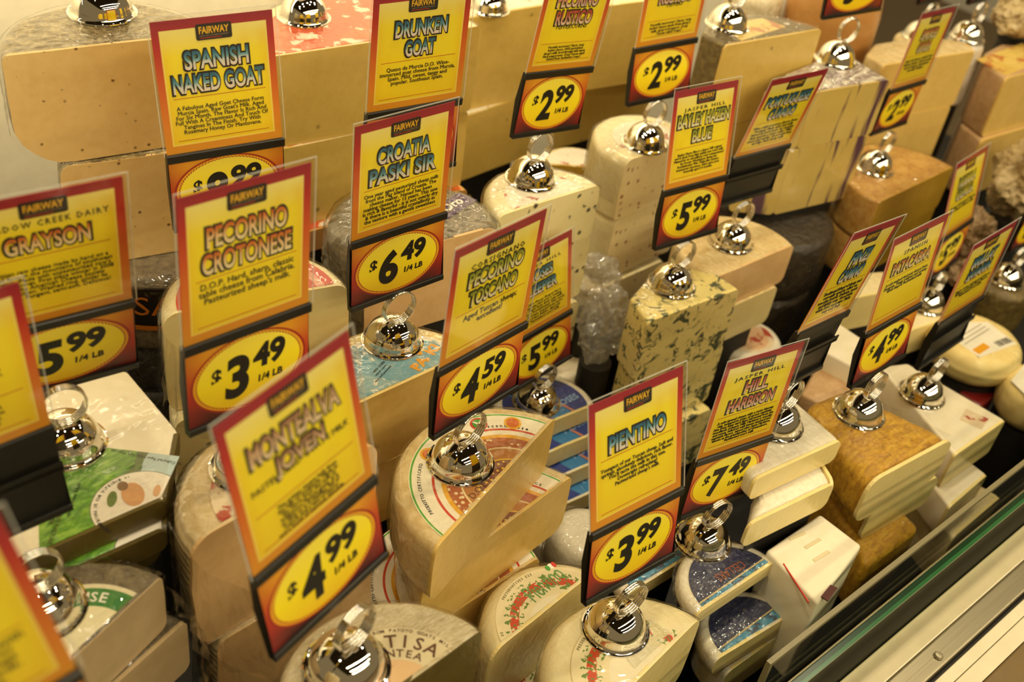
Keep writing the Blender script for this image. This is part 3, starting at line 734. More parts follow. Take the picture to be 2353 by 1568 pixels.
rind_mat('foilwrap', 'b7a894', 'd8ccb8', 'ece2d0', 10, 0.3, 1.0, wstr=1.0, rough=0.25)
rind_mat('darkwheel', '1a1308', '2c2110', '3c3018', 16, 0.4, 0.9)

def ring_mat(key, rings, extra=None, wrap=0.7):
    """rings: [(outer_radius, colour)] from the centre outwards"""
    g = NT('label_' + key)
    v = g.n('ShaderNodeVectorMath', operation='LENGTH')
    g.set(v.inputs[0], g.obj())
    L = v.outputs['Value']
    mx = rings[-1][0]
    stops = [(0.0, rings[0][1])]
    for (a, _), (_, c) in zip(rings, rings[1:]): stops.append((a / mx, c))
    col = g.ramp(g.math('DIVIDE', L, mx), stops, 'CONSTANT')
    if extra: col = extra(g, col, L)
    MATS['label_' + key] = g.base(col, 0.4, coat=wrap, coat_rough=0.08, coat_normal=g.bump(wrap_height(g), 0.8, 0.008))
    return MATS['label_' + key]
def band(g, L, a, b):
    return g.math('MULTIPLY', g.mask(L, a, a + 0.0006), g.math('SUBTRACT', 1.0, g.mask(L, b, b + 0.0006)))
def tosc_extra(g, col, L):
    k = g.math('MULTIPLY', band(g, L, 0.046, 0.058), g.math('SUBTRACT', 1.0, g.mask(g.voro(150), 0.22, 0.30)))
    col = g.mix(k, col, 'e9d3a0')
    dots = g.math('MULTIPLY', g.math('SUBTRACT', 1.0, g.mask(L, 0.028, 0.0285)), g.math('SUBTRACT', 1.0, g.mask(g.voro(165, rnd=0.0), 0.20, 0.26)))
    return g.mix(dots, col, 'e8bb3c')
ring_mat('toscano', [(0.029, '7c3c10'), (0.031, 'e2b23a'), (0.044, 'bd7a34'), (0.046, 'edd49a'), (0.0585, 'b05a1e'), (0.063, 'e8a91c'), (0.069, 'f3e8cc'), (0.0715, 'd24426'), (0.0895, 'f3e8cc'), (0.0915, '4fa52c'), (0.093, 'f3e8cc')], tosc_extra)
def wreath_extra(g, col, L):
    b = band(g, L, 0.045, 0.054)
    r = g.math('MULTIPLY', b, g.mask(g.noise(150, 3, 0.5), 0.42, 0.46))
    col = g.mix(r, col, 'cf4a22')
    gr = g.math('MULTIPLY', band(g, L, 0.040, 0.060), g.mask(g.noise(230, 2, 0.5, 0, g.mapping((1, 1, 1), (0, 0, 0), (3, 2, 1))), 0.55, 0.58))
    return g.mix(gr, col, '6d8a3a')
ring_mat('wreath', [(0.034, 'efe3c0'), (0.07, 'ecdcae')], wreath_extra, wrap=0.25)
def moses_extra(g, col, L):
    s = g.sep()
    k = g.math('MULTIPLY', g.mask(g.math('ABSOLUTE', g.math('ADD', s[0], g.math('MULTIPLY', s[1], 0.3))), 0.014, 0.015), 1.0)
    k2 = g.math('SUBTRACT', 1.0, g.mask(g.math('ABSOLUTE', g.math('SUBTRACT', g.math('ADD', s[0], g.math('MULTIPLY', s[1], 0.3)), 0.018)), 0.0016, 0.0022))
    col = g.mix(g.math('MULTIPLY', g.math('SUBTRACT', 1.0, k), 0.9), col, '2f7fb6')
    return g.mix(k2, col, 'c8805c')
ring_mat('moses', [(0.056, '2a3a86')], moses_extra)
def cell_extra(g, col, L):
    s = g.sep()
    k = g.math('SUBTRACT', 1.0, g.mask(s[1], 0.007, 0.0075))
    col = g.mix(g.math('MULTIPLY', k, g.mask(g.noise(70), 0.4, 0.5)), col, '3f92b8')
    ln = g.math('SUBTRACT', 1.0, g.mask(g.math('ABSOLUTE', g.math('SUBTRACT', s[1], 0.0085)), 0.0006, 0.001))
    return g.mix(ln, col, 'd9c48c')
ring_mat('cellars', [(0.07, '262c50')], cell_extra)
def monte_extra(g, col, L):
    f = g.noise(40, 5, 0.6, 1.0)
    return g.mix(g.math('MULTIPLY', g.mask(f, 0.52, 0.62), g.math('SUBTRACT', 1.0, g.mask(L, 0.026, 0.03))), col, 'b8692a')
ring_mat('artisan', [(0.030, 'ddb684'), (0.062, 'd8c8a0')], monte_extra)
def blue_extra(g, col, L):
    f = g.noise(45, 4, 0.6, 0.8)
    col = g.mix(g.mask(f, 0.50, 0.58), col, '8fb0b4')
    f2 = g.noise(70, 3, 0.6, 0.8)
    return g.mix(g.mask(f2, 0.60, 0.66), col, 'f0e6d0')
ring_mat('island', [(0.066, '6fa3b2'), (0.072, 'eee3cb')], blue_extra)
ring_mat('red', [(0.036, 'efe2cf'), (0.040, '2a1812'), (0.058, 'cf2d18'), (0.066, 'e8a48c'), (0.080, 'd3361c')])
ring_mat('orange', [(0.04, 'd9631e'), (0.13, 'd8561a')], lambda g, c, L: g.mix(g.mask(g.noise(38, 3), 0.56, 0.6), c, 'efdcc0'))
ring_mat('farm', [(0.036, 'e6dbb2'), (0.052, '2f7a34'), (0.056, 'dfd4b0')])
ring_mat('pinkish', [(0.03, 'e5b98c'), (0.075, 'e9d3ae')], lambda g, c, L: g.mix(g.mask(g.noise(42, 4), 0.55, 0.6), c, 'b8452e'))
ring_mat('plainlab', [(0.05, 'f0e6cf'), (0.12, 'eee0c4')], lambda g, c, L: g.mix(g.mask(g.noise(50, 4), 0.6, 0.63), c, 'b8502e'))
ring_mat('yellowlab', [(0.05, 'e9c86a'), (0.12, 'e6bf5c')], lambda g, c, L: g.mix(g.mask(g.noise(30, 4), 0.55, 0.6), c, 'c87838'))

def meadow():
    g = NT('label_meadow')
    s = g.sep()
    grass = g.noise(60, 5, 0.65, 0.4, g.mapping((1, 2.6, 1), (0, 0, 0.5)))
    gc = g.ramp(grass, [(0.3, '2f5c10'), (0.5, '5f9a22'), (0.68, '9cc84a')])
    e = g.math('SUBTRACT', g.math('MULTIPLY', s[0], 0.65), g.math('MULTIPLY', s[1], 0.76))
    e = g.math('ADD', e, g.math('MULTIPLY', g.noise(70, 3), 0.012))
    leaf = g.ramp(g.noise(150, 4, 0.6), [(0.35, '2c4412'), (0.6, '56702a')])
    col = g.mix(g.mask(e, 0.0855, 0.087), gc, leaf)
    col = g.mix(g.mask(e, 0.094, 0.095), col, 'b4c8c8')
    dx = g.math('SUBTRACT', s[0], 0.050); dy = g.math('ADD', s[1], 0.094)
    rr = g.math('SQRT', g.math('ADD', g.math('POWER', dx, 2.0), g.math('POWER', dy, 2.0)))
    col = g.mix(g.math('SUBTRACT', 1.0, g.mask(rr, 0.0362, 0.0366)), col, '3a3a2c')
    col = g.mix(g.math('SUBTRACT', 1.0, g.mask(rr, 0.0356, 0.036)), col, 'ece2d0')
    MATS['label_meadow'] = g.base(col, 0.35, coat=0.9, coat_rough=0.06, coat_normal=g.bump(wrap_height(g), 0.8, 0.008))
meadow()
def foil_top():
    g = NT('label_foil')
    f = g.noise(9, 3, 0.5, 2.0, g.mapping((1, 2.4, 1), (0, 0, 0.6)))
    col = g.ramp(f, [(0.40, 'efe5d2'), (0.47, '6d5060'), (0.53, 'd9cbb8'), (0.6, '8a6d74'), (0.66, 'efe5d2')])
    MATS['label_foil'] = g.base(col, 0.22, coat=1.0, coat_normal=g.bump(wrap_height(g), 0.9, 0.008))
foil_top()
def streaked():
    g = NT('paste_streaked')
    f = g.noise(20, 3, 0.5, 0.4, g.mapping((3.2, 1, 0.28), (0, 0.25, 0)))
    b = g.ramp(g.noise(14, 4), [(0.3, 'c9ab58'), (0.7, 'd5ba6c')])
    col = g.mix(g.mask(f, 0.575, 0.64), b, '5a3c4c')
    MATS['paste_streaked'] = g.base(col, 0.4, coat=0.8, coat_rough=0.1, coat_normal=g.bump(g.noise(10, 3), 0.3, 0.004))
streaked()
M = MATS
INKD = ink('ink_black', '17130d')
CH = 'cut cheeses stacked in the case'

# ---------------------------------------------------------------- cheeses, back row
cheese('a1', 'cut_cheese', 'tall cut cheese with mottled herb rind, topmost of the stack at the upper left', M['paste_aged'], M['rind_herb'], group=CH, inset=0.0035, amp=0.0012)
cheese('a2', 'cut_cheese', 'tan cut cheese with speckled rind directly under the herb-rinded one at upper left', M['paste_aged'], M['rind_herb'], group=CH, inset=0.003, amp=0.0012)
cheese('a3', 'whole_cheese', 'dark wheel with orange-lettered band under the two tan cut cheeses at left', None, M['rind_grey'], group=CH)
cheese('a4', 'whole_cheese', 'black-rinded wheel beneath the dark wheel with the orange-lettered band', None, M['rind_black'], group=CH)
cheese('a5', 'whole_cheese', 'lowest black-rinded wheel of the stack between the two left signs', None, M['rind_black'], group=CH)
def curved_band(key, z0, z1, a0, a1, mat, text=None, tmat=None):
    d = DATA[key]; R = d['R'] + 0.0012; root = USED[key]
    bm = bmesh.new(); n = 24; rows = []
    for i in range(n + 1):
        a = rad(a0 + (a1 - a0) * i / n)
        rows.append([bm.verts.new((r * cos(a), r * sin(a), z)) for r, z in ((R, z0), (R, z1), (R - 0.003, z1), (R - 0.003, z0))])
    for a, b in zip(rows, rows[1:]):
        for k in range(4): bm.faces.new((a[k], b[k], b[(k + 1) % 4], a[(k + 1) % 4]))
    bm.faces.new(rows[0]); bm.faces.new(rows[-1][::-1])
    o = mesh_obj('label_band', bm, mat, root, 30)
    if text:
        bm = bmesh.new()
        b2 = bmesh.new(); text_into(b2, text, 0, (z0 + z1) / 2 + 0.002, h=(z1 - z0) * 0.5, w=0.11)
        for v in b2.verts:
            a = rad((a0 + a1) / 2) + v.co.x / R
            v.co = Vector(((R + 0.0006) * cos(a), (R + 0.0006) * sin(a), v.co.z))
        mesh_obj('lettering', b2, tmat, o, 0); bm.free()
    return o
curved_band('a3', 0.040, 0.086, 205, 315, ink('band_black', '1c150f'), 'SALVA', ink('ink_orange', 'c8741c'))
curved_band('a3', 0.034, 0.0395, 205, 315, M['ink_orange'])
cheese('o1', 'cut_cheese', 'large pale cut wheel with an orange label on top, behind the upper left sign', M['paste_pale'], M['rind_cream'], group=CH, amp=0.0006)
disc_label('o1', 0.128, M['label_orange'], label='orange printed label')
cheese('o2', 'cut_cheese', 'large pale cut wheel directly under the orange-labelled one', M['paste_pale'], M['rind_cream'], group=CH, amp=0.0006)
disc_label('o2', 0.138, M['label_orange'], label='orange printed label edge')
cheese('o3', 'cut_cheese', 'thin orange-topped slab at the foot of the large pale cut wheels', M['paste_brown'], M['rind_orange'], group=CH, amp=0.0006)
disc_label('o3', 0.142, M['label_orange'], label='orange printed label')
cheese('b1', 'cut_cheese', 'big smooth pale cut wheel at the top, left of the pepper sign', M['paste_pale'], M['rind_cream'], group=CH, amp=0.0006)
disc_label('b1', 0.12, M['label_plainlab'], label='white label with red print')
cheese('b2', 'cut_cheese', 'big smooth pale cut wheel under the topmost one, left of the pepper sign', M['paste_pale'], M['rind_cream'], group=CH, amp=0.0006)
disc_label('b2', 0.125, M['label_plainlab'], label='white label with red print')
cheese('c1', 'cut_cheese', 'upper pale cut wheel between the two signs priced 2.99 at the top', M['paste_pale'], M['rind_cream'], group=CH, amp=0.0006)
cheese('c2', 'cut_cheese', 'lower pale cut wheel between the two signs priced 2.99 at the top', M['paste_pale'], M['rind_cream'], group=CH, amp=0.0006)
disc_label('c2', 0.105, M['label_plainlab'], label='white label with red print')
cheese('ylab', 'cheese_wedge', 'small flat yellow-edged cheese lying behind the two white specked cheeses', M['paste_yellow'], M['rind_waxy'], group=CH, amp=0.0004, seg=64)
disc_label('ylab', 0.048, M['label_plainlab'])
cheese('wedge', 'cheese_wedge', 'pale green-yellow wedge with dark side rind and shiny wrapped top at upper right centre', M['paste_pale'], M['rind_washed'], group=CH, inset=0.002, cutdot=0.8)
rect_label('wedge', [(-0.05, -0.028), (0.055, -0.024), (0.045, 0.012), (-0.035, 0.022)], M['label_yellowlab'])
cheese('wedge_b', 'cheese_wedge', 'lower greenish wedge under the shiny-topped wedge at upper right centre', M['paste_pale'], M['rind_washed'], group=CH, inset=0.002, cutdot=0.8)
cheese('foil', 'cheese_block', 'yellow block in silver and purple streaked wrap, upper one, behind the tilted blue-titled sign', M['paste_streaked'], M['rind_foilwrap'], group=CH, inset=0.001)
d = DATA['foil']
rect_label('foil', [(x * 0.94, y * 0.94) for x, y in d['pts']], M['label_foil'], 'foil_top', label='creased silver and purple film')
cheese('foil_b', 'cheese_block', 'yellow block in purple streaked wrap under the silver-topped one', M['paste_streaked'], M['rind_foilwrap'], group=CH, inset=0.001)
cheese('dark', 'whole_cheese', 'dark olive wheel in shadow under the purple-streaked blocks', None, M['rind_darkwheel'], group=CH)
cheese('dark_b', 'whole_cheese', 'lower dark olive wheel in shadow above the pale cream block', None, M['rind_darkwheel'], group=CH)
cheese('brown', 'cut_cheese', 'half wheel with mottled orange-brown top rind at upper right', M['paste_yellow'], M['rind_ochre'], group=CH, amp=0.0012)
cheese('brown_b', 'cut_cheese', 'half wheel under the orange-brown topped one at upper right', M['paste_yellow'], M['rind_ochre'], group=CH, amp=0.0012)
cheese('palelab', 'cheese_block', 'big cream block behind the slim sign at the upper right, topmost of two', M['paste_gold'], M['rind_buff'], group=CH)
cheese('palelab_b', 'cheese_block', 'cream block beneath the topmost one behind the slim upper right sign', M['paste_gold'], M['rind_buff'], group=CH)
cheese('orange8', 'cheese_block', 'cut cheese with orange and blue label on top at the far upper right edge', M['paste_gold'], M['rind_tanrind'], group=CH)
rect_label('orange8', [(-0.09, -0.035), (0.08, -0.028), (0.08, 0.03), (-0.08, 0.03)], M['label_yellowlab'], label='orange printed label')
cheese('orange8_b', 'cheese_block', 'cut cheese under the orange-labelled one at the far upper right edge', M['paste_gold'], M['rind_tanrind'], group=CH)
cheese('stain', 'whole_cheese', 'pale wheel with brown stains standing behind the greenish wedge at the top', None, M['rind_cloth'], group=CH)

# tall provolone behind
bm = lathe_bm([(0, 0), (0.05, 0.003), (0.072, 0.03), (0.082, 0.08), (0.080, 0.15), (0.07, 0.21), (0.045, 0.25), (0.02, 0.265), (0.012, 0.285), (0, 0.29)], 64)
o = mesh_obj('hanging_cheese', bm, M['rind_provolone'], None, 60)
o.location = (1.690, 0.995, 0.93)
tag(o, 'tall smooth brown pear-shaped cheese behind the silver-wrapped block at the top', 'cheese', CH)
USED['prov'] = o
DATA['prov'] = dict(k='w', c=(1.690, 0.995), R=0.06, z=1.2, t=0.27)

# ---------------------------------------------------------------- middle rows
cheese('c15', 'cut_cheese', 'smooth ivory half wheel with a red label behind the lower left orange-titled sign', M['paste_ivory'], M['rind_ivory'], group=CH)
disc_label('c15', 0.0765, M['label_red'], label='red and white round label')
cheese('c15b', 'cut_cheese', 'smooth ivory half wheel under the red-labelled one', M['paste_ivory'], M['rind_ivory'], group=CH)
cheese('drunkw', 'cut_cheese', 'cheese in crinkled film with a purple label behind the sign priced 6.49', M['paste_tan'], M['rind_grey'], group=CH, amp=0.0015)
rect_label('drunkw', [(0.018, -0.018), (0.086, 0.0), (0.078, 0.022), (0.014, 0.008)], ink('label_purple', '4a2a5c'), label='purple label with white script')
top_text([c for c in USED['drunkw'].children if c.name.startswith('label')][0], [("D'Oro", 0.046, 0.004, 14, 0.014, None, 0.02)], ink('ink_white', 'f2ead8'), dz=0.0013)
cheese('croat', 'cut_cheese', 'half wheel with a blue and white label under the sign priced 6.49', M['paste_gold'], M['rind_waxy'], group=CH)
lb = disc_label('croat', 0.073, M['label_island'], label='pale blue label with orange lettering')
top_text(lb, [('PAŠKI', 0.036, 0.0200, 24, 0.015, 0.045, 0.05)], ink('ink_amber', 'e09a10'), 'title_lettering')
top_text(lb, [('extra tvrdi punomasni', -0.014, 0.020, 24, 0.003, None, 0.0), ('ovčji sir s otoka', -0.013, 0.0255, 24, 0.003, None, 0.0), ('neto masa', -0.012, 0.031, 24, 0.003, None, 0.0)], INKD, 'small_print')
cheese('croat2', 'cut_cheese', 'half wheel beneath the blue-labelled one under the sign priced 6.49', M['paste_gold'], M['rind_waxy'], group=CH)
cheese('white', 'cut_cheese', 'white cheese with black peppercorns under the upper left 2.99 sign, topmost of its stack', M['paste_pepper'], M['rind_ivory'], group=CH, inset=0.0015)
disc_label('white', 0.055, M['label_plainlab'], label='white label with red print')
cheese('white_b', 'cut_cheese', 'white peppercorn cheese second from the top of its stack', M['paste_pepper'], M['rind_ivory'], group=CH, inset=0.0015)
cheese('white_c', 'cut_cheese', 'white peppercorn cheese at the bottom of its stack', M['paste_pepper'], M['rind_ivory'], group=CH, inset=0.0015)
cheese('wb', 'cut_cheese', 'white cheese with reddish specks beside the green-titled sign, topmost of its stack', M['paste_chilli'], M['rind_ivory'], group=CH, inset=0.0015)
disc_label('wb', 0.05, M['label_plainlab'], label='white label with red print')
cheese('wb_b', 'cut_cheese', 'white red-specked cheese in the middle of its stack beside the green-titled sign', M['paste_chilli'], M['rind_ivory'], group=CH, inset=0.0015)
disc_label('wb_b', 0.066, M['label_plainlab'], label='white label with red print')
cheese('wb_c', 'cut_cheese', 'white red-specked cheese at the bottom of its stack', M['paste_chilli'], M['rind_ivory'], group=CH, inset=0.0015)
cheese('blue', 'blue_cheese', 'blue-veined block under the 5.99 sign with the green title, topmost of three', M['paste_veined'], M['paste_veined'], group=CH, inset=0.0)
cheese('blue2', 'blue_cheese', 'blue-veined block in the middle of the three', M['paste_veined'], M['paste_veined'], group=CH, inset=0.0)
cheese('blue3', 'blue_cheese', 'blue-veined block at the bottom of the three, behind the sign priced 3.99', M['paste_veined'], M['paste_veined'], group=CH, inset=0.0)
cheese('pol', 'cut_cheese', 'tan-rinded half wheel right of the blue-veined cheese, upper of two', M['paste_tan'], M['rind_buff'], group=CH)
cheese('pol_b', 'cut_cheese', 'tan-rinded half wheel right of the blue-veined cheese, lower of two', M['paste_ivory'], M['rind_buff'], group=CH)
cheese('brieround', 'soft_cheese_round', 'small round soft cheese with a pinkish label behind the sign priced 7.49', None, M['rind_bloomy'], group=CH)
disc_label('brieround', 0.038, M['label_pinkish'])
cheese('box_brown', 'wrapped_cheese_block', 'film-wrapped pale block with brown print behind the blue-labelled discs', M['paste_tan'], M['rind_paper'], group=CH)
cheese('cream', 'cheese_block', 'plain cream block behind the grey-titled leaning sign', M['paste_soft'], M['rind_cream'], group=CH)
cheese('cream2', 'cheese_block', 'small white-topped cheese behind the sign priced 4.99 at right', M['paste_soft'], M['rind_cream'], group=CH)
cheese('whiteblk', 'cheese_block', 'bright white block at right beyond the leaning grey-titled sign', M['paste_soft'], M['rind_paper'], group=CH)
cheese('tanblk', 'cheese_block', 'tan paper-covered block in front of the bright white block', M['paste_tan'], M['rind_tanrind'], group=CH)
cheese('g1', 'cheese_round', 'round yellow cheese with a white price sticker at the right edge, upper one', None, M['rind_waxy'], group=CH)
rect_label('g1', [(-0.050, -0.03), (0.035, -0.045), (0.045, 0.012), (0.005, 0.035), (-0.045, 0.03)], plain('sticker_white', 'efe6cf', 0.5), 'price_sticker', label='white price sticker with barcode')
st = [c for c in USED['g1'].children if c.name.startswith('price_sticker')][0]
bm = bmesh.new()
for k in range(12):
    x = 0.004 + k * 0.0026
    w = random.choice((0.0006, 0.0012, 0.0017))
    add_box(bm, (x, -0.034 - k * 0.0004, 0.0003), (x + w, -0.022 - k * 0.0004, 0.0011))
mesh_obj('barcode', bm, INKD, st, 0)
bm = bmesh.new()
for k in range(3): add_box(bm, (-0.042, 0.0 + k * 0.007, 0.0003), (0.03, 0.0012 + k * 0.007, 0.0011))
mesh_obj('printed_lines', bm, ink('ink_grey', '8a8070'), st, 0)
bm = bmesh.new(); add_box(bm, (-0.044, -0.026, 0.0003), (-0.012, -0.014, 0.0011))
mesh_obj('colour_bar', bm, M['ink_amber'], st, 0)
cheese('g2', 'cheese_round', 'round yellow cheese with a white sticker at the right edge, lower nearer one', None, M['rind_waxy'], group=CH)
rect_label('g2', [(-0.055, -0.01), (0.0, -0.05), (0.05, -0.02), (0.02, 0.04), (-0.04, 0.03)], M['sticker_white'], 'price_sticker', label='white price sticker')
cheese('redpk', 'cheese_packet', 'small dark red printed packet between the white block and the round yellow cheese', None, plain('packet_red', '7a1712', 0.4, coat=0.5), cat='packet')
cheese('trc1', 'whole_cheese', 'plain wheel partly hidden behind the slim upper right sign', None, M['rind_buff'], group=CH)
cheese('trc2', 'whole_cheese', 'wheel with a bluish wrapper near the upper right corner', None, M['rind_foilwrap'], group=CH)
cheese('frc', 'whole_cheese', 'wheel under bagged cheeses at the right edge', None, M['rind_washed'], group=CH)

# ---------------------------------------------------------------- front rows
PW = plain('paper_white', 'f0e6cc', 0.5, coat=0.7)
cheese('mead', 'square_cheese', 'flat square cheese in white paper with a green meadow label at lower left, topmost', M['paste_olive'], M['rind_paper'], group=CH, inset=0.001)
lb = rect_label('mead', [(-0.028, -0.0945), (0.067, -0.0945), (0.099, -0.063), (0.0564, -0.0235), (0.018, -0.022), (-0.012, -0.055)], M['label_meadow'], label='printed label with green grass and a cow')
top_text(lb, [('ts: Cultured Raw Milk, Salt, Rennet', 0.0770, -0.0500, 131, 0.0036, 0.058, 0.0), ('spring meadow milk', 0.012, -0.062, 232, 0.0040, None, 0.0), ('AGED OVER', -0.004, -0.066, 232, 0.0036, None, 0.02), ('ON FREE PASTURE', -0.008, -0.078, 232, 0.0034, None, 0.0)], INKD, 'lettering')
arc_text(lb, [('Handcrafted in the Virginia hi', 0.0325, 140, 0.0032, 4.2, False)], INKD, 'ring_lettering')
for o in lb.children:
    if o.name.startswith('ring_lettering'): o.location = (0.050, -0.094, 0)
bm = bmesh.new()
def ell(bm, cx, cy, rx, ry, rot, z0, z1, n=24, mi=0):
    v = []
    for k in range(n):
        a = 2 * pi * k / n
        x, y = rx * cos(a), ry * sin(a)
        v.append((cx + x * cos(rot) - y * sin(rot), cy + x * sin(rot) + y * cos(rot)))
    t = [bm.verts.new((x, y, z1)) for x, y in v]; b = [bm.verts.new((x, y, z0)) for x, y in v]
    f = bm.faces.new(t); f.material_index = mi
    bm.faces.new(b[::-1]).material_index = mi
    for k in range(n): bm.faces.new((t[k], b[k], b[(k + 1) % n], t[(k + 1) % n])).material_index = mi
ell(bm, 0.0505, -0.081, 0.0125, 0.0085, 1.3, 0.0003, 0.0011)
ell(bm, 0.0480, -0.0690, 0.0050, 0.0040, 1.3, 0.0003, 0.0012, mi=1)
ell(bm, 0.067, -0.0875, 0.0060, 0.0028, 0.9, 0.0003, 0.0012)
ell(bm, 0.0355, -0.0770, 0.0080, 0.0036, 1.0, 0.0003, 0.0012, mi=2)
mesh_obj('cow_picture', bm, [ink('cow_tan', 'cf9c6c'), ink('cow_brown', '8a6a4c'), ink('leaf_green', '66783e')], lb, 0)
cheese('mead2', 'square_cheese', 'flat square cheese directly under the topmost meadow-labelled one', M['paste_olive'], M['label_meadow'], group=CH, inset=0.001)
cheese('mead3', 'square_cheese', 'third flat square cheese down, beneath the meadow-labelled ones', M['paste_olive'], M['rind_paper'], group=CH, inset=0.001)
cheese('tan', 'cheese_block', 'plain tan cut block standing behind the flat meadow-labelled cheese', M['paste_brown'], M['rind_buff'], group=CH)
cheese('farm', 'cut_cheese', 'grey-rinded half wheel in film with a green ring label at bottom left, upper one', M['paste_greytan'], M['rind_grey'], group=CH, inset=0.0025)
lb = disc_label('farm', 0.056, M['label_farm'], label='cream label with a green ring')
arc_text(lb, [('FARMHOUSE CHEESE', 0.044, 50, 0.0085, 9, False)], M['ink_white'], keep=inside_of('farm'))
cheese('farm2', 'cut_cheese', 'grey-rinded half wheel at bottom left, lower one', M['paste_greytan'], M['rind_grey'], group=CH, inset=0.0025)
cheese('crot', 'cut_cheese', 'film-wrapped half wheel with basket-marked rind left of the front sign, upper one', M['paste_tan'], M['rind_basket'], group=CH, inset=0.004, amp=0.0018)
disc_label('crot', 0.062, M['label_pinkish'], label='cream and red printed label')
cheese('crot2', 'cut_cheese', 'film-wrapped half wheel with basket-marked rind, lower one at the bottom left', M['paste_tan'], M['rind_basket'], group=CH, inset=0.004, amp=0.0018)
disc_label('crot2', 0.085, M['label_pinkish'], label='orange and red label edge')
def tosc(key, label):
    cheese(key, 'cut_cheese', label, M['paste_gold'], M['rind_buff'], group=CH, inset=0.0025)
    lb = disc_label(key, 0.0925, M['label_toscano'], label='round printed label, white and brown with green ring')
    bm = bmesh.new(); n = 20
    root = USED[key]
    def inside(x, y, m):
        for (px, py, nx, ny) in DATA[key]['cuts']:
            if (x - (px - DATA[key]['c'][0])) * nx + (y - (py - DATA[key]['c'][1])) * ny > -m: return False
        return True
    for a, mi in ((205, 0), (182, 1), (120, 1), (72, 0), (48, 1)):
        x, y = 0.080 * cos(rad(a)), 0.080 * sin(rad(a))
        if not inside(x, y, 0.012): continue
        ell(bm, x, y, 0.0085, 0.0085, 0, 0.0002, 0.0010, 28, 0 if mi == 0 else 3)
        ell(bm, x, y, 0.0062, 0.0062, 0, 0.0002, 0.0013, 28, 1 if mi == 0 else 4)
        if mi == 0:
            ell(bm, x - 0.001, y + 0.0005, 0.0012, 0.0055, 0.5, 0.0002, 0.0016, 10, 2)
            ell(bm, x + 0.002, y - 0.0005, 0.0012, 0.0045, -0.6, 0.0002, 0.0016, 10, 2)
    mesh_obj('seal_marks', bm, [ink('seal_red', 'c83a22'), ink('seal_green', '4a9a34'), M['ink_white'], ink('seal_yellow', 'e6ac20'), ink('seal_orange', 'd0681c')], lb, 0)
    arc_text(lb, [('PECORINO TOSCANO D.O.P.', 0.0745, 222, 0.0042, 3.0, True), ('CASEIFICIO N. 120', 0.0830, 226, 0.0036, 2.2, True), ('Min. Politiche Agricole', 0.0655, 232, 0.0024, 2.2, True), ('PRODOTTO CERTIFICATO', 0.083, 152, 0.0032, 2.2, False), ('Toscano Reg. CE', 0.0745, 50, 0.0034, 3.2, False)], INKD, 'lettering', keep=inside_of(key))
    return lb
lb = tosc('tosc', 'half wheel with an ornate round label under the sign priced 4.59, topmost of three')
top_text(lb, [('D.O.P.', -0.030, 0.0095, 18, 0.0065, None, 0.0)], ink('ink_brown', '5a3414'), 'title_lettering')
tosc('tosc2', 'half wheel with an ornate label, second in the stack under the sign priced 4.59')
tosc('tosc3', 'half wheel at the bottom of the ornate-labelled stack, its label edge showing left')
def pient(key, label, text=True):
    cheese(key, 'cut_cheese', label, M['paste_soft'], M['rind_ivory'], group=CH, inset=0.002, amp=0.0012)
    lb = disc_label(key, 0.068, M['label_wreath'], label='cream label with a red pepper wreath')
    if text:
        top_text(lb, [('Pientino', 0.014, 0.048, 8, 0.020, 0.048, 0.0)], ink('ink_green', '6f9a52'), 'script_lettering')
        arc_text(lb, [('50% F.D.M.  PASTEURIZED SHEEP MILK', 0.0645, 195, 0.0028, 2.4, True), ('PRESERVATIVES E23', 0.0645, 100, 0.0028, 2.4, False)], ink('ink_olive', '7c7444'), 'lettering', keep=inside_of(key))
        bm = bmesh.new()
        ell(bm, 0.034, 0.060, 0.0036, 0.0036, 0, 0.0002, 0.0010, 24, 0); ell(bm, 0.038, 0.060, 0.0022, 0.0034, 0, 0.0002, 0.0013, 24, 1); ell(bm, 0.030, 0.060, 0.0022, 0.0034, 0, 0.0002, 0.0013, 24, 2)
        mesh_obj('flag_mark', bm, [M['ink_white'], M['seal_red'], M['seal_green']], lb, 0)
pient('pien', 'pale half wheel with a pepper-wreath label under the sign priced 3.99')
rect_label('pien', [(-0.004, 0.012), (0.052, 0.018), (0.046, 0.040), (0.030, 0.048), (-0.002, 0.040)], clear_mat('sticker_film', (0.93, 0.93, 0.9, 1), 0.5, 0.2, 0.6, 12), 'crumpled_sticker', dz=0.0022)
pient('pien2', 'pale half wheel with a pepper-wreath label left of the sign priced 3.99')
pient('pien3', 'pale half wheel peeping out beneath the pepper-wreath one left of the 3.99 sign', False)
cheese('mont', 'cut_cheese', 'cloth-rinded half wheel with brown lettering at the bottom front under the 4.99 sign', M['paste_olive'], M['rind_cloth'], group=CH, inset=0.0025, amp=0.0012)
lb = disc_label('mont', 0.058, M['label_artisan'], label='cream label with brown lettering')
arc_text(lb, [('ARTISANO', 0.046, 42, 0.0110, 13.0, False), ('MONTEALVA', 0.0355, 42, 0.0065, 11, False), ('GOAT CHEESE FROM PAYOYO GOATS MILK', 0.0555, 62, 0.0028, 3.1, False)], M['ink_brown'], keep=inside_of('mont'))
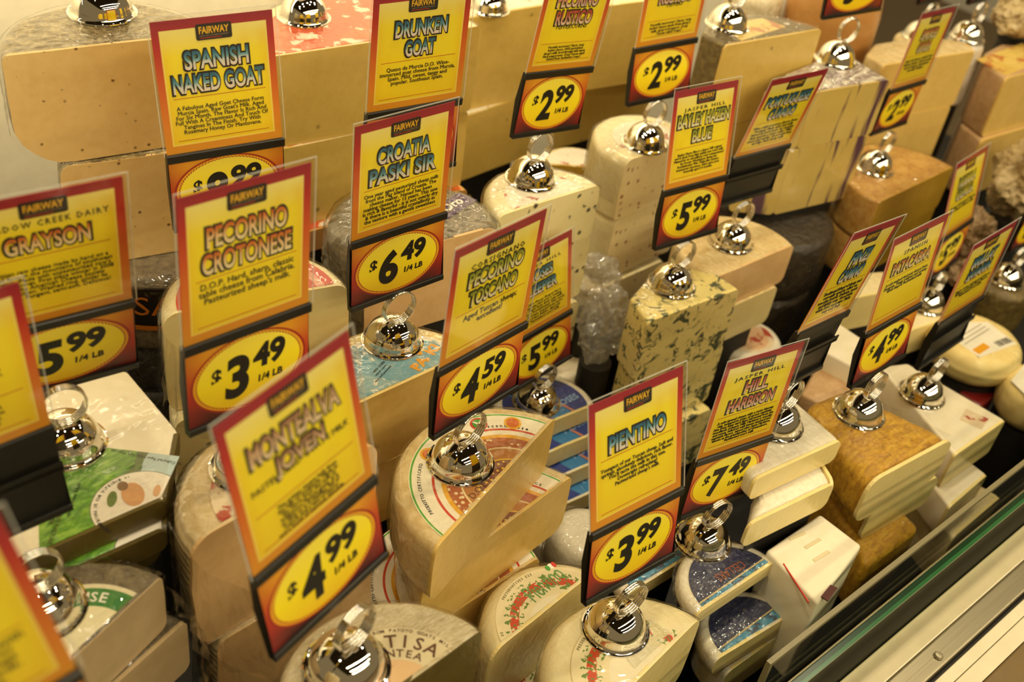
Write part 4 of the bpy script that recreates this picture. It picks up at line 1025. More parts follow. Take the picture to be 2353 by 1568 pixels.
for k in range(4):
    key = 'keep%d' % k
    cheese(key, 'soft_cheese_half', ('thin white-rinded half disc with a blue label behind the round ornate cheese, topmost of four', 'blue-labelled half disc second from the top of four', 'blue-labelled half disc third from the top of four', 'blue-labelled half disc at the bottom of four')[k], M['paste_soft'], M['rind_bloomy'], group=CH, inset=0.002, seg=72)
    disc_label(key, 0.056, M['label_moses'], label='blue printed label')
    top_text([c for c in USED[key].children if c.name.startswith('label')][0], [('MOSES', 0.030, -0.006, 0, 0.010, None, 0.02), ('VT', 0.0, 0.004, 75, 0.014, None, 0.02)], ink('ink_pale_blue', '8fb0d8'))
for key, lab, tx in (('cel', 'white-rinded half disc with a navy label under the sign priced 7.49', 'CELLARS'), ('cel2', 'white-rinded half disc with a navy and light blue label, below the other at front', None), ('cel3', 'white-rinded half disc with a navy label behind the 3.99 sign', 'CELLARS')):
    cheese(key, 'soft_cheese_half', lab, M['paste_soft'], M['rind_bloomy'], group=CH, inset=0.002, amp=0.0004)
    lb = disc_label(key, DATA[key]['R'] - 0.012, dz=0.0008, mat=M['label_cellars'], label='navy printed label')
    if tx: top_text(lb, [(tx, 0.008, 0.018, 176, 0.010, 0.040, 0.0)], ink('ink_copper', 'a8603c'))
cheese('cel4', 'soft_cheese_half', 'white-rinded half disc at the very bottom of the navy-labelled pile by the glass', M['paste_soft'], M['rind_bloomy'], group=CH, inset=0.002, amp=0.0006)
cheese('lump', 'soft_cheese_round', 'white-rinded round soft cheese between the ornate half wheels and the 3.99 sign', None, M['rind_bloomy'], group=CH, amp=0.0015)
cheese('sheet', 'wrapped_cheese', 'white paper-wrapped cheese in the gap below the blue-labelled discs', None, M['rind_paper'], group=CH)
cheese('brie', 'soft_cheese_square', 'white-rinded square soft cheese under the leaning grey-titled sign, upper of two', M['paste_soft'], M['rind_bloomy'], group=CH, inset=0.001)
cheese('brie_b', 'soft_cheese_square', 'white-rinded square soft cheese, lower of two beside the paper-wrapped one', M['paste_soft'], M['rind_bloomy'], group=CH, inset=0.001)
cheese('paper', 'wrapped_cheese', 'square cheese in white embossed paper with small dark red marks behind the front glass', None, M['rind_paper'], group=CH)
PC = DATA['paper']['c']
def on_paper(pts): return [(x - PC[0], y - PC[1]) for x, y in pts]
def strip(p, q, w):
    a, c = Vector(p), Vector(q); n = Vector((-(c - a).y, (c - a).x)).normalized() * w / 2
    return [tuple(a - n), tuple(c - n), tuple(c + n), tuple(a + n)]
rect_label('paper', strip(*on_paper([(0.8210, 0.3384), (0.8019, 0.2899)]), 0.0014), M['seal_red'], 'printed_line')
rect_label('paper', on_paper([(0.8189, 0.2869), (0.8405, 0.2905), (0.8434, 0.2836), (0.8204, 0.2790)]), ink('stamp_red', '5a1f16'), 'stamp', label='dark red square stamp')
rect_label('paper', strip(*on_paper([(0.8549, 0.3562), (0.8772, 0.3524)]), 0.004), plain('emboss', 'e2d2a8', 0.5), 'emboss')
rect_label('paper', strip(*on_paper([(0.8592, 0.3385), (0.8840, 0.3365)]), 0.004), plain('emboss', 'e2d2a8', 0.5), 'emboss')
rect_label('paper', strip(*on_paper([(0.8522, 0.3214), (0.8777, 0.3200)]), 0.004), plain('emboss', 'e2d2a8', 0.5), 'emboss')
cheese('pata', 'washed_rind_cheese', 'golden wrinkled-rind block under the sign priced 4.99 at right, topmost', M['paste_soft'], M['rind_golden'], group=CH, inset=0.003, amp=0.002)
cheese('pata_b', 'washed_rind_cheese', 'golden-rinded block second down under the sign priced 4.99 at right', M['paste_soft'], M['rind_golden'], group=CH, inset=0.003, amp=0.002)
cheese('pata_c', 'washed_rind_cheese', 'yellow ridged block at the bottom right behind the acrylic fence', None, M['rind_golden'], group=CH, amp=0.002)
cheese('r2', 'wrapped_cheese_block', 'long white wrapped block under the blue-titled sign at right', M['paste_soft'], M['rind_paper'], group=CH, inset=0.001)
rect_label('r2', [(0.0, -0.07), (0.028, -0.064), (0.02, -0.035), (-0.008, -0.042)], M['label_pinkish'], label='tan label with small red flowers')
cheese('r2_c', 'wrapped_cheese_block', 'pale wrapped block seen through the acrylic fence at right, lowest of three', M['paste_soft'], M['rind_cream'], group=CH, inset=0.001)
cheese('r2_b', 'wrapped_cheese_block', 'white wrapped block beneath the long one at right', M['paste_soft'], M['rind_paper'], group=CH, inset=0.001)
cheese('underleft', 'whole_cheese', 'cheese wheel under the sign at the bottom left corner', None, M['rind_cream'], group=CH)

# ---------------------------------------------------------------- loose film and bags
def stand(x, y, z, r):
    struct('display_step', lathe_bm([(0, z), (r, z), (r, DECK + 0.0005), (0, DECK + 0.0005)], 32), M['deck_black']).location = (x, y, 0)
def crumple(name, loc, r, sq, label, mat, seed, cat='bag', amp=0.35):
    bm = bmesh.new(); bmesh.ops.create_icosphere(bm, subdivisions=5, radius=1)
    for v in bm.verts:
        p = v.co.copy()
        k = 1 + amp * noise.noise(p * 1.7 + Vector((seed, 0, 0))) + amp * 0.9 * (0.5 - abs(noise.noise(p * 2.6 + Vector((0, seed, 0))))) + 0.22 * (0.5 - abs(noise.noise(p * 6 + Vector((seed, seed, 0)))))
        v.co = Vector((p.x * sq[0], p.y * sq[1], p.z * sq[2])) * k * r
    zmin = min(v.co.z for v in bm.verts)
    for v in bm.verts: v.co.z -= zmin
    o = mesh_obj(name, bm, mat, None, 30)
    o.location = loc
    tag(o, label, cat)
    return o
def bagmat(key, c1, c2):
    g = NT(key)
    f = g.noise(22, 5, 0.6, 0.6)
    MATS[key] = g.base(g.ramp(f, [(0.35, c1), (0.65, c2)]), 0.4, coat=1.0, coat_rough=0.06, coat_normal=g.bump(wrap_height(g, 1.3), 1.0, 0.01))
bagmat('bag_tan', '7c5e38', 'a88a60')
bagmat('bag_cream', 'a48a5c', 'cdb684')
stand(1.7118, 0.6271, 0.7867, 0.022)
crumple('film_bag', (1.7118, 0.6271, 0.7867), 0.036, (1, 0.8, 0.9), 'crumpled clear bag of tan cheese right of the sign priced 5.99 at right', M['bag_tan'], 1)
stand(1.6863, 0.5950, 0.7391, 0.018)
crumple('film_bag', (1.6863, 0.5950, 0.7391), 0.030, (1.1, 0.8, 0.8), 'crumpled bag under the tan one near the right edge', M['bag_tan'], 2)
stand(1.7900, 0.5569, 0.6408, 0.016)
crumple('film_bag', (1.7900, 0.5569, 0.6408), 0.026, (1.2, 0.8, 0.8), 'bagged brown cheese beneath the holder at the right edge', M['bag_tan'], 3)
stand(2.0908, 0.8469, 1.0042, 0.027)
crumple('film_bag', (2.0908, 0.8469, 1.0042), 0.045, (1.3, 0.9, 0.8), 'crinkled cream film-wrapped cheese at the upper right corner', M['bag_cream'], 4)
stand(0.9378, 0.7359, 0.8089, 0.022)
crumple('film_bag', (0.9378, 0.7359, 0.8089), 0.036, (0.8, 0.7, 1.3), 'crinkled film bundle left of the blue-veined cheese', M['bag_film'], 5)
stand(0.9774, 0.8021, 0.8261, 0.024)
crumple('film_bag', (0.9774, 0.8021, 0.8261), 0.040, (1.0, 0.7, 1.0), 'crinkled film bundle between the peppercorn cheese and the blue-veined one', M['bag_film'], 6)
stand(1.8901, 0.6412, 0.7904, 0.033)
crumple('film_bag', (1.8901, 0.6412, 0.7904), 0.055, (1.1, 0.9, 1.0), 'crumpled bag at the right edge above the round yellow cheese', M['bag_cream'], 8)

# cling film drawn over the wrapped cheeses: a thin creased sheet over top and rind
def crease(p, seed, f=1.0):
    q = Vector((p.x * 1.0 + seed, p.y * 2.3, p.z * 1.6)) * 62 * f
    a = 1 - abs(noise.noise(q)) * 2
    q2 = Vector((p.y * 0.9 - p.x * 0.7, p.x * 2.0 + p.y * 0.8 + seed, p.z)) * 95 * f
    c = 1 - abs(noise.noise(q2)) * 2
    return 0.6 * max(0, a) ** 2 + 0.5 * max(0, c) ** 2 + 0.35 * noise.noise(p * 30)
def film(key, amp=0.0011, side=0.7, f=1.5, mat='cling_film'):
    d = DATA[key]; root = USED[key]; t = d['t']; cx, cy = d['c']; seed = len(key) * 1.7 + cx * 9
    if d['k'] == 'w':
        R, rt = d['R'] + 0.0006, d['rt']
        pr = [(0, 0)] + [((R - rt) * k / 26, 0) for k in range(1, 27)]
        pr += [(R - rt + rt * sin(k / 7 * pi / 2), -rt + rt * cos(k / 7 * pi / 2)) for k in range(1, 8)]
        ns = max(4, int(side * t / 0.004))
        pr += [(R, -rt - (t * side - rt) * k / ns) for k in range(1, ns + 1)] if t * side > rt else []
        bm = lathe_bm(pr, 150)
        bm.normal_update()
        nor = {v: v.normal.copy() for v in bm.verts}
        for v in bm.verts:
            n = nor[v] if nor[v].z > -0.2 else -nor[v]
            if n.z < 0 and abs(n.z) > abs(n.x) + abs(n.y): n = -n
            v.co += n * (0.0011 + amp * crease(v.co, seed, f))
        for (px, py, nx, ny) in d['cuts']:
            no = Vector((nx, ny, 0)).normalized()
            bmesh.ops.bisect_plane(bm, geom=bm.verts[:] + bm.edges[:] + bm.faces[:], plane_co=Vector((px - cx, py - cy, 0)), plane_no=no, clear_outer=True)
    else:
        xs = [p[0] for p in d['pts']]; ys = [p[1] for p in d['pts']]
        nx, ny = int((max(xs) - min(xs)) / 0.003), int((max(ys) - min(ys)) / 0.003)
        bm = bmesh.new()
        g = [[bm.verts.new((min(xs) + (max(xs) - min(xs)) * i / nx, min(ys) + (max(ys) - min(ys)) * j / ny, 0)) for j in range(ny + 1)] for i in range(nx + 1)]
        for i in range(nx):
            for j in range(ny): bm.faces.new((g[i][j], g[i + 1][j], g[i + 1][j + 1], g[i][j + 1]))
        for v in bm.verts: v.co.z += 0.0013 + amp * crease(v.co, seed, f)
        P = d['pts']
        for i in range(len(P)):
            e = Vector(P[(i + 1) % len(P)]) - Vector(P[i]); no = Vector((e.y, -e.x, 0)).normalized()
            bmesh.ops.bisect_plane(bm, geom=bm.verts[:] + bm.edges[:] + bm.faces[:], plane_co=Vector((*P[i], 0)) - no * 0.002, plane_no=no, clear_outer=True)
    o = mesh_obj('film_wrap', bm, MATS[mat], root, 180)
    o.location = (0, 0, t)
film('mont', 0.0005)
film('pien', 0.0006)
film('pien2', 0.0006)
film('a3', 0.003, 1.0)
for k in ('a1', 'o1', 'b1', 'crot', 'crot2', 'c15', 'croat', 'tosc', 'tosc2', 'farm', 'farm2', 'cel', 'cel2', 'cel3', 'drunkw', 'keep0', 'white', 'wb', 'brown'): film(k, 0.0026 if k in ('crot', 'drunkw', 'farm', 'cel', 'cel2') else 0.0013)
film('lump', 0.002)
for k in ('mead', 'wedge', 'r2', 'brie', 'pata', 'foil', 'blue'): film(k, 0.0011)

# film flaps that stick out from wrapped cheeses
def flap(key, a0, a1, h, mat, seed):
    d = DATA[key]; R = d['R']; root = USED[key]; t = d['t']
    bm = bmesh.new(); n = 26; rows = []
    for i in range(n + 1):
        a = rad(a0 + (a1 - a0) * i / n)
        row = []
        for j in range(7):
            s = j / 6
            rr = R + 0.0015 + 0.006 * s * (0.6 + noise.noise(Vector((i * 0.45, j * 0.9, seed)))) + 0.004 * s * sin(i * 1.3 + seed)
            row.append(bm.verts.new((rr * cos(a), rr * sin(a), t - 0.012 - h * s + 0.004 * noise.noise(Vector((i * 0.4, 3, seed))))))
        rows.append(row)
    for a, b in zip(rows, rows[1:]):
        for k in range(6): bm.faces.new((a[k], b[k], b[k + 1], a[k + 1]))
    r = bmesh.ops.solidify(bm, geom=bm.faces[:], thickness=0.0004)
    mesh_obj('film_wrap', bm, mat, root, 30)
flap('crot', 150, 262, 0.10, M['cling_film'], 2.0)
flap('crot2', 150, 262, 0.10, M['cling_film'], 5.0)
flap('c15', 160, 240, 0.09, M['cling_film'], 8.0)
flap('pien', 130, 200, 0.05, M['cling_film'], 11.0)
flap('farm', -60, 20, 0.03, M['cling_film'], 12.0)

# ---------------------------------------------------------------- signs on bell-shaped holders
SW, HC, HP = 0.10524, 0.12005, 0.07208
def card_material():
    g = NT('card_print')
    s = g.sep()
    x, z = g.math('ABSOLUTE', s[0]), g.math('DIVIDE', s[2], HC)
    bcol = g.ramp(z, [(0.0, 'e09a14'), (0.28, 'dc7e14'), (0.58, 'd05414'), (0.80, 'b8201c'), (1.0, '96102a')])
    blot = g.noise(26, 2, 0.5)
    inner = g.ramp(z, [(0.05, 'f2d00a'), (0.45, 'fbe40a'), (0.75, 'fbe622'), (0.98, 'f4e896')])
    inner = g.mix(g.math('MULTIPLY', g.mask(blot, 0.55, 0.75), 0.5), inner, 'ecc008')
    side = g.math('MULTIPLY', g.mask(x, 0.036, 0.046), g.math('SUBTRACT', 1.0, g.mask(z, 0.7, 0.95)))
    inner = g.mix(g.math('MULTIPLY', side, 0.35), inner, 'e8b008')
    mx = g.mask(x, 0.0462, 0.0466)
    mt = g.mask(s[2], HC - 0.0084, HC - 0.0080)
    mb = g.math('SUBTRACT', 1.0, g.mask(s[2], 0.0108, 0.0112))
    fr = g.math('MAXIMUM', g.math('MAXIMUM', mx, mt), mb)
    lx = g.mask(x, 0.0447, 0.0451); lb = g.math('SUBTRACT', 1.0, g.mask(s[2], 0.0122, 0.0126))
    col = g.mix(g.math('MULTIPLY', g.math('MAXIMUM', lx, lb), 0.55), inner, 'f6e27c')
    col = g.mix(fr, col, bcol)
    MATS['card_print'] = g.base(col, 0.5, coat=0.15, coat_rough=0.2)
card_material()
def price_material():
    g = NT('price_print')
    s = g.sep()
    z = g.math('DIVIDE', g.math('ADD', s[2], HP), HP)
    bg = g.ramp(z, [(0.04, '3a1a14'), (0.22, '6e241a'), (0.42, 'b8341a'), (0.62, 'd0601a'), (0.85, 'e29a20')])
    ax = g.math('ABSOLUTE', s[0])
    bg = g.mix(g.math('MULTIPLY', g.mask(ax, 0.036, 0.054), 0.45), bg, 'a81c18')
    ex = g.math('DIVIDE', s[0], 0.0485); ez = g.math('DIVIDE', g.math('ADD', s[2], HP * 0.5), 0.0318)
    e = g.math('SQRT', g.math('ADD', g.math('POWER', ex, 2.0), g.math('POWER', ez, 2.0)))
    ang = g.math('ARCTAN2', ez, ex)
    zig = g.math('MULTIPLY', g.math('SINE', g.math('MULTIPLY', ang, 84.0)), 0.010)
    yl = g.ramp(z, [(0.1, 'f0c40a'), (0.5, 'fae212'), (0.85, 'fae648')])
    ring = g.math('SUBTRACT', 1.0, g.mask(g.math('ABSOLUTE', g.math('SUBTRACT', g.math('ADD', e, zig), 0.935)), 0.010, 0.016))
    yl = g.mix(g.mask(e, 0.955, 0.96), yl, 'e89a14')
    yl = g.mix(ring, yl, 'b02c1c')
    col = g.mix(g.mask(e, 0.985, 0.99), yl, bg)
    rim = g.math('MULTIPLY', g.mask(e, 0.985, 0.99), g.math('SUBTRACT', 1.0, g.mask(e, 1.02, 1.04)))
    col = g.mix(rim, col, '9a2418')
    MATS['price_print'] = g.base(col, 0.5, coat=0.2, coat_rough=0.2)
price_material()
def title_material(key, stops):
    g = NT('title_' + key)
    a = g.n('ShaderNodeAttribute'); a.attribute_name = 'rise'
    MATS['title_' + key] = g.base(g.ramp(a.outputs['Fac'], stops), 0.5)
title_material('blue', [(0.0, 'f0dccb'), (0.38, 'cfd6d2'), (0.52, '6fa8b8'), (0.8, '2f7290'), (1.0, '1f5878')])
title_material('red', [(0.0, 'f0d8c0'), (0.4, 'e0a08c'), (0.7, 'c85a48'), (1.0, 'b03a30')])
title_material('orange', [(0.0, 'f2e2b0'), (0.5, 'ecc890'), (0.8, 'dc8838'), (1.0, 'c85a1c')])
title_material('green', [(0.0, 'f0e4c8'), (0.35, 'e8dfa0'), (0.6, 'b8b838'), (1.0, '7e8a1c')])
title_material('brown', [(0.0, 'efd9b4'), (0.5, 'd9b48c'), (1.0, '9c6a48')])
OUTL = ink('title_outline', '14130f')

# shared meshes: bell foot, coil, rail, cards
def foot_mesh():
    R = 0.032
    pr = [(0, 0), (R - 0.0012, 0), (R, 0.0009), (R - 0.0004, 0.0020), (R - 0.0018, 0.0023), (R - 0.0026, 0.0017), (R - 0.0036, 0.0030), (R - 0.0044, 0.0042)]
    rr = 0.0272; c = 0.0040
    for k in range(1, 15):
        a = k / 14 * pi / 2
        pr.append((rr * cos(a), c + rr * sin(a)) if k < 14 else (0, c + rr))
    return lathe_bm(pr, 72)
def coil_bm():
    bm = bmesh.new(); pts = []; n = 150; turns = 3.2
    for i in range(n + 1):
        a = 2 * pi * turns * i / n - pi / 2
        pts.append((0.0172 * cos(a), (i / n - 0.5) * 0.0072, 0.0180 * sin(a)))
    tube_pts(bm, pts, 0.00115, 7)
    return bm
PROTO = {}
def part(key, name, make, mats, parent, smooth=35):
    if key not in PROTO:
        o = mesh_obj(name, make(), mats, parent, smooth)
        PROTO[key] = o
        return o
    o = PROTO[key].copy()
    o.parent = parent
    o.name = name
    COL.objects.link(o)
    return o
def rail_bm(price):
    prof = [(-0.0036, 0.0036), (-0.0026, 0.0045), (0.003, 0.0040), (0.0068, -0.03), (0.0034, -HP - 0.001), (-0.0030, -HP - 0.0016), (-0.0038, -HP - 0.0006), (-0.0036, -HP + 0.0040), (-0.0026, -HP + 0.0044), (0.0004, -HP + 0.0040), (0.0004, -0.0032), (-0.0034, -0.0032)]
    bm = bmesh.new(); w = SW / 2 + 0.0012
    a = [bm.verts.new((-w, y, z)) for y, z in prof]; b = [bm.verts.new((w, y, z)) for y, z in prof]
    n = len(prof)
    fa = bm.faces.new(a); fb = bm.faces.new(b[::-1])
    for i in range(n): bm.faces.new((a[i], a[(i + 1) % n], b[(i + 1) % n], b[i]))
    bmesh.ops.triangulate(bm, faces=[fa, fb])
    if not price:
        add_box(bm, (-w, -0.0040, -0.034), (w, 0.0006, -0.0305)); add_box(bm, (-w, -0.0040, -0.0345), (w, -0.0028, -0.027))
    return bm
def plate_bm():
    bm = bmesh.new()
    w, h, r = 0.0155, 0.0068, 0.0018; cz = 0.1076; vs = []
    for cx, cy, a0 in ((w - r, h - r, 0), (-w + r, h - r, 90), (-w + r, -h + r, 180), (w - r, -h + r, 270)):
        for k in range(5):
            a = rad(a0 + 90 * k / 4); vs.append((cx + r * cos(a), cy + r * sin(a)))
    f = [bm.verts.new((x, -0.0010, cz + y)) for x, y in vs]; b = [bm.verts.new((x, -0.0004, cz + y)) for x, y in vs]
    bm.faces.new(f); bm.faces.new(b[::-1])
    for k in range(len(f)): bm.faces.new((f[k], b[k], b[(k + 1) % len(f)], f[(k + 1) % len(f)]))
    text_into(bm, 'FAIRWAY', 0, cz + 0.0016, w=0.026, h=0.0062, y=-0.00115, mi=1, offset=0.03)
    text_into(bm, 'LIKE NO OTHER MARKET', 0, cz - 0.0031, w=0.025, h=0.0012, y=-0.00115, mi=2)
    add_box(bm, (-0.0125, -0.00115, cz - 0.0053), (0.006, -0.0010, cz - 0.0047), 3)
    return bm
def title_objs(card, lines, style, zs, ch=0.0172, adv=0.0080):
    bo = bmesh.new(); bf = bmesh.new()
    lay = bf.verts.layers.float.new('rise')
    for tx, zc in zip(lines, zs):
        w = min(len(tx) * adv, 0.085)
        text_into(bf, tx, 0, zc, w=w, h=ch, y=-0.0012, offset=0.022, res=4)
        for v in bf.verts:
            if abs(v.co.z - zc) <= ch / 2 + 1e-4: v[lay] = min(1, max(0, (v.co.z - zc) / ch + 0.5))
        text_into(bo, tx, 0, zc, w=w + 0.0034, h=ch + 0.0034, y=-0.0009, offset=0.085, res=4)
    fatten(bf, 0.0003, Vector((0, 1, 0))); fatten(bo, 0.0004, Vector((0, 1, 0)))
    o = mesh_obj('title_outline', bo, OUTL, card, 0)
    mesh_obj('title', bf, MATS['title_' + style], card, 0)

SG = 'price signs on bell-shaped chrome holders'
def holder(root, ring_dz=0.0, yaw=0.0):
    part('foot', 'foot', foot_mesh, M['chrome'], root, 45)
    c = part('coil', 'ring_coil', coil_bm, M['chrome'], root, 60)
    c.location = (0, -0.0062, 0.0482 + ring_dz); c.rotation_euler = (0, 0, yaw)
def sign(key, label, style, title, over=None, sub=None, body='', price=None, fills=True, zs=None, res=1):
    d = SIGNS[key]
    root = empty('price_sign', d['b'], label, 'price sign', SG)
    yaw, tilt, roll, a, b = [rad(v) for v in d['a']]
    Mx = Matrix.Translation(Vector(d['p']) - Vector(d['b'])) @ Matrix.Rotation(yaw, 4, 'Z') @ Matrix.Rotation(tilt, 4, 'X') @ Matrix.Rotation(-roll, 4, 'Y')
    holder(root, max(0.0, d['p'][2] - d['b'][2] - 0.0674) * 0.5, yaw)
    Mb = Mx @ Matrix.Translation((0, 0, HP * cos(b)))
    MP = Mb @ Matrix.Rotation(b, 4, 'X'); MC = Mb @ Matrix.Rotation(-a, 4, 'X')
    r = part('rail%d' % fills, 'price_rail', lambda: rail_bm(fills), M['black_plastic'], root, 30)
    r.matrix_local = MP
    if fills:
        p = part('pcard', 'price_card', lambda: box_bm((-SW / 2, -0.0008, -HP + 0.0006), (SW / 2, 0.0003, -0.001)), M['price_print'], root, 0)
        p.matrix_local = MP
        if price:
            bm = bmesh.new(); zc = -HP / 2
            kw = dict(y=-0.0013, shear=0.10, offset=0.040, res=6)
            text_into(bm, '$', -0.0285, zc + 0.004, h=0.0150, w=0.0085, y=-0.0013, shear=0.1, offset=0.022, res=6)
            text_into(bm, price[0], -0.0112, zc - 0.0015, h=0.0365, w=0.0215, **kw)
            text_into(bm, price[1], 0.0170, zc + 0.0095, h=0.0215, w=0.0285, **kw)
            text_into(bm, '1/4 LB', 0.0178, zc - 0.0105, h=0.0062, w=0.0215, y=-0.0013, shear=0.1, offset=0.02)
            fatten(bm, 0.0004, Vector((0, 1, 0)))
            mesh_obj('price_figures', bm, INKD, p, 0)
    c = part('dcard', 'description_card', lambda: box_bm((-SW / 2, -0.0004, -0.002), (SW / 2, 0.0004, HC)), M['card_print'], root, 0)
    c.matrix_local = MC
    part('plate', 'shop_plate', plate_bm, [ink('plate_black', '1b130d'), ink('plate_amber', 'eab62a'), ink('plate_grey', '9a8f78'), ink('plate_red', 'b8261a')], c, 0)
    n = len(title)
    zz = zs or ((0.0848, 0.0648) if n == 2 else (0.074,))
    if over: zz = [z - 0.002 for z in zz]
    if title: title_objs(c, title, style, zz, ch=0.0160 if not over else 0.0150)
    bm = bmesh.new()
    if over: text_into(bm, over, 0, 0.0955, h=0.0052, w=min(0.0062 * len(over), 0.083), y=-0.0010, spacing=1.3, res=1)
    if sub: text_into(bm, sub, 0, 0.060 - 0.0015 * sub.count('\n'), h=0.0055 + 0.0072 * sub.count('\n'), y=-0.0010, fit_max=0.08, res=1)
    low = zz[-1] - 0.011 - (0.011 if sub else 0) - (0.006 if sub and '\n' in sub else 0)
    if body:
        k = body.count('\n')
        pitch = min(0.0062, (low - 0.019) / (k + 1))
        text_into(bm, body, 0, low - 0.0035 - pitch * (k + 1) / 2, h=pitch * k + pitch * 0.95, y=-0.0010, fit_max=0.083, res=res, line=0.82)
    if bm.faces:
        fatten(bm, 0.0004, Vector((0, 1, 0)))
        mesh_obj('description_text', bm, INKD, c, 0)
    else: bm.free()
    bm = bmesh.new()
    add_box(bm, (-0.041, -0.0007, low - 0.0012), (0.041, -0.0004, low - 0.0008)); add_box(bm, (-0.041, -0.0007, 0.0150), (0.041, -0.0004, 0.0154))
    mesh_obj('rule_lines', bm, ink('rule_red', 'b04a18'), c, 0)
    s = part('sleeve', 'plastic_sleeve', lambda: box_bm((-SW / 2 - 0.0032, -0.0022, -0.003), (SW / 2 + 0.0032, -0.0019, HC + 0.0048)), M['sleeve_plastic'], root, 0)
    s.matrix_local = MC
    def rim():
        bm = bmesh.new(); w = SW / 2 + 0.0032; h = HC + 0.0048
        for a, c in (((-w, -0.0024, 0.004), (-w + 0.0008, -0.0017, h)), ((w - 0.0008, -0.0024, 0.004), (w, -0.0017, h)), ((-w + 0.0008, -0.0024, h - 0.0008), (w - 0.0008, -0.0017, h))): add_box(bm, a, c)
        return bm
    e = part('sleeve_rim', 'sleeve_rim', rim, M['sleeve_edge'], root, 0)
    e.matrix_local = MC
    return root
sign('sng', 'sign with blue two-line title in front of the herb-rinded cheese at upper left', 'blue', ['SPANISH', 'NAKED GOAT'], body="A Fabulous Aged Goat Cheese Form\nMurcia Spain. Raw Goat's Milk. Aged\nFor Six Month. The Flavor Is Rich And\nFull With A Creaminess And Touch Of\nTangines In The Finish. Try With\nRosemary Honey Or Mantovane.", price=('8', '99'), res=2)
sign('drunk', 'blue-titled sign cut by the top of the frame, right behind the 6.49 sign', 'blue', ['DRUNKEN', 'GOAT'], body='Queso de Murcia D.O. Wine-\nimmersed goat cheese from Murcia,\nSpain. Mild, sweet, tangy and\npopular. Southeast Spain.', price=('8', '99'), res=2)
sign('croat', 'sign priced 6.49 on the holder standing on the blue-labelled half wheel', 'blue', ['CROATIA', 'PASKI SIR'], body='One year aged pasturized sheep milk\nfrom the Pag island of Croatia. The\ncheese maker, Nenad has been\nmaking cheese for 15 years. This one\nis rich & flavorful - it is not overly dry\n& there is a beautiful crystallinity in\nthe texture with a gentle sweetness', price=('6', '49'), res=2)
sign('white', 'sign priced 2.99 standing on the white peppercorn cheese', 'red', ['PECORINO', 'RUSTICO'], sub='WITH BLACK\nPEPPERCORNS', body="Versatile moreover! Classic, tasty\nbasket cheese. 100% pasteurized\nsheep's milk, laced through with whole\nblack peppercorns. Zesty Tuscan salad!\nGrated Pasta Sandwiches Soups!", price=('2', '99'))
sign('w2', 'sign priced 2.99 standing on the white red-specked cheese, cut by the top edge', 'red', ['PECORINO', 'RUSTICO'], sub='WITH HOT RED\nPEPPERS', body="Versatile moreover! Classic, tasty\nbasket cheese made from sheep's\nmilk, spicy red peppers. Zesty\nTuscan salad! Soups!", price=('2', '99'))
sign('blue', 'sign priced 5.99 with a green title standing on the blue-veined block', 'green', ['BAYLEY HAZEN', 'BLUE'], over='JASPER HILL', body="Bayley Hazen Blue is a Jasper Hill original\nand is made from high quality raw cow's milk.\nNamed for an old military road commissioned\nby George Washington during the\nRevolutionary War. Fudge-like texture,\ntoasted-nut sweetness. Anise spice note.\nGenerally aged 3-6 months.", price=('5', '99'))
sign('poly', 'leaning blue-titled sign with an empty black rail beside the green-titled one', 'blue', ['PORTUGUESE', 'CURADO'], body='Wine rubbed artisan cheese from\nPortugal. Made with raw milk.\nBuried in fresh herbs for months\nthen aged in a stone cellar. Mild,\nsweet and earthy. Good with ham\nand figs. Raw sheep milk.', fills=False)
sign('top3', 'sign cut off by the top of the frame on the silver-wrapped block', 'red', [], price=('3', '99'))
sign('rt299', 'slim sign priced 2.99 with brown-red title at the upper right', 'orange', ['SMOKED', 'GOUDA'], body='Semi soft cheese, smoked over\nhickory embers. Great in melts\nand on burgers. Pasteurized\ncow milk. Holland.', price=('2', '99'))
sign('rt5', 'sign with greenish title and price half hidden behind the 4.99 sign at right', 'green', ['ROBIOLA', 'CREMOSA'], body="Creamy soft ripened cheese\nwith a blend of three milks.", price=('5', '99'))
sign('mini', 'sharply leaning grey-titled sign with empty black rail, behind the 7.49 sign', 'blue', ['FINZI', 'CAMINO'], body='Traditional blend of sheep and\ncow milk, aged in cellars on\nwooden boards. Delicate, moist\nand lightly sour. Good with\nwhite wine and pears. Melts\nvery well. Italy.', fills=False)
sign('pata', 'sign priced 4.99 with an orange-brown one-line title at right', 'orange', ['PATACABRA'], over='SPANISH', body='A soft washed rind goat cheese from\nZaragoza. Tangy, pungent and creamy.\nBrick shaped. Pasteurized milk.', price=('4', '99'), zs=(0.080,))
sign('r2', 'sign with blue title and an empty black rail on the long white wrapped block', 'blue', ['BRILLAT', 'SAVARIN'], body='Triple creme soft ripened cheese.\nButtery and mild. From France.\nPasteurized cow milk.', fills=False)
sign('hill', 'sign priced 7.49 with a red title in the front row', 'red', ['HILL', 'HARBISON'], over='JASPER HILL', body="A soft-ripened cheese with a rustic bloomy\nring, wrapped in strips of spruce cambium\n(the trees inner bark layer harvested from the\nwoodlands of Jasper Hill). Harbison is woodsy\nand sweet, balanced with lemon mustard and\nvegetable flavors. named after Anne Harbison\nknown as the grandmother of Greensboro.\nPasteurized cow's milk.", price=('7', '49'), res=2)
sign('pien', 'sign priced 3.99 with a one-line blue title at the front centre', 'blue', ['PIENTINO'], body="Youngest of our Tuscan sheep. Soft and\nspringy, absolutely delicious, rich flavor.\nYou'll taste the milk in this one.\nDownright refreshing!\nPasteurized sheep's milk.", price=('3', '99'), zs=(0.077,), res=2)
sign('tosc', 'sign priced 4.59 with a green title standing on the ornate-labelled half wheel', 'green', ['PECORINO', 'TOSCANO'], over='CORSIGNANO', body='Aged Tuscan sheep;\nexcellent!', price=('4', '59'), res=2)
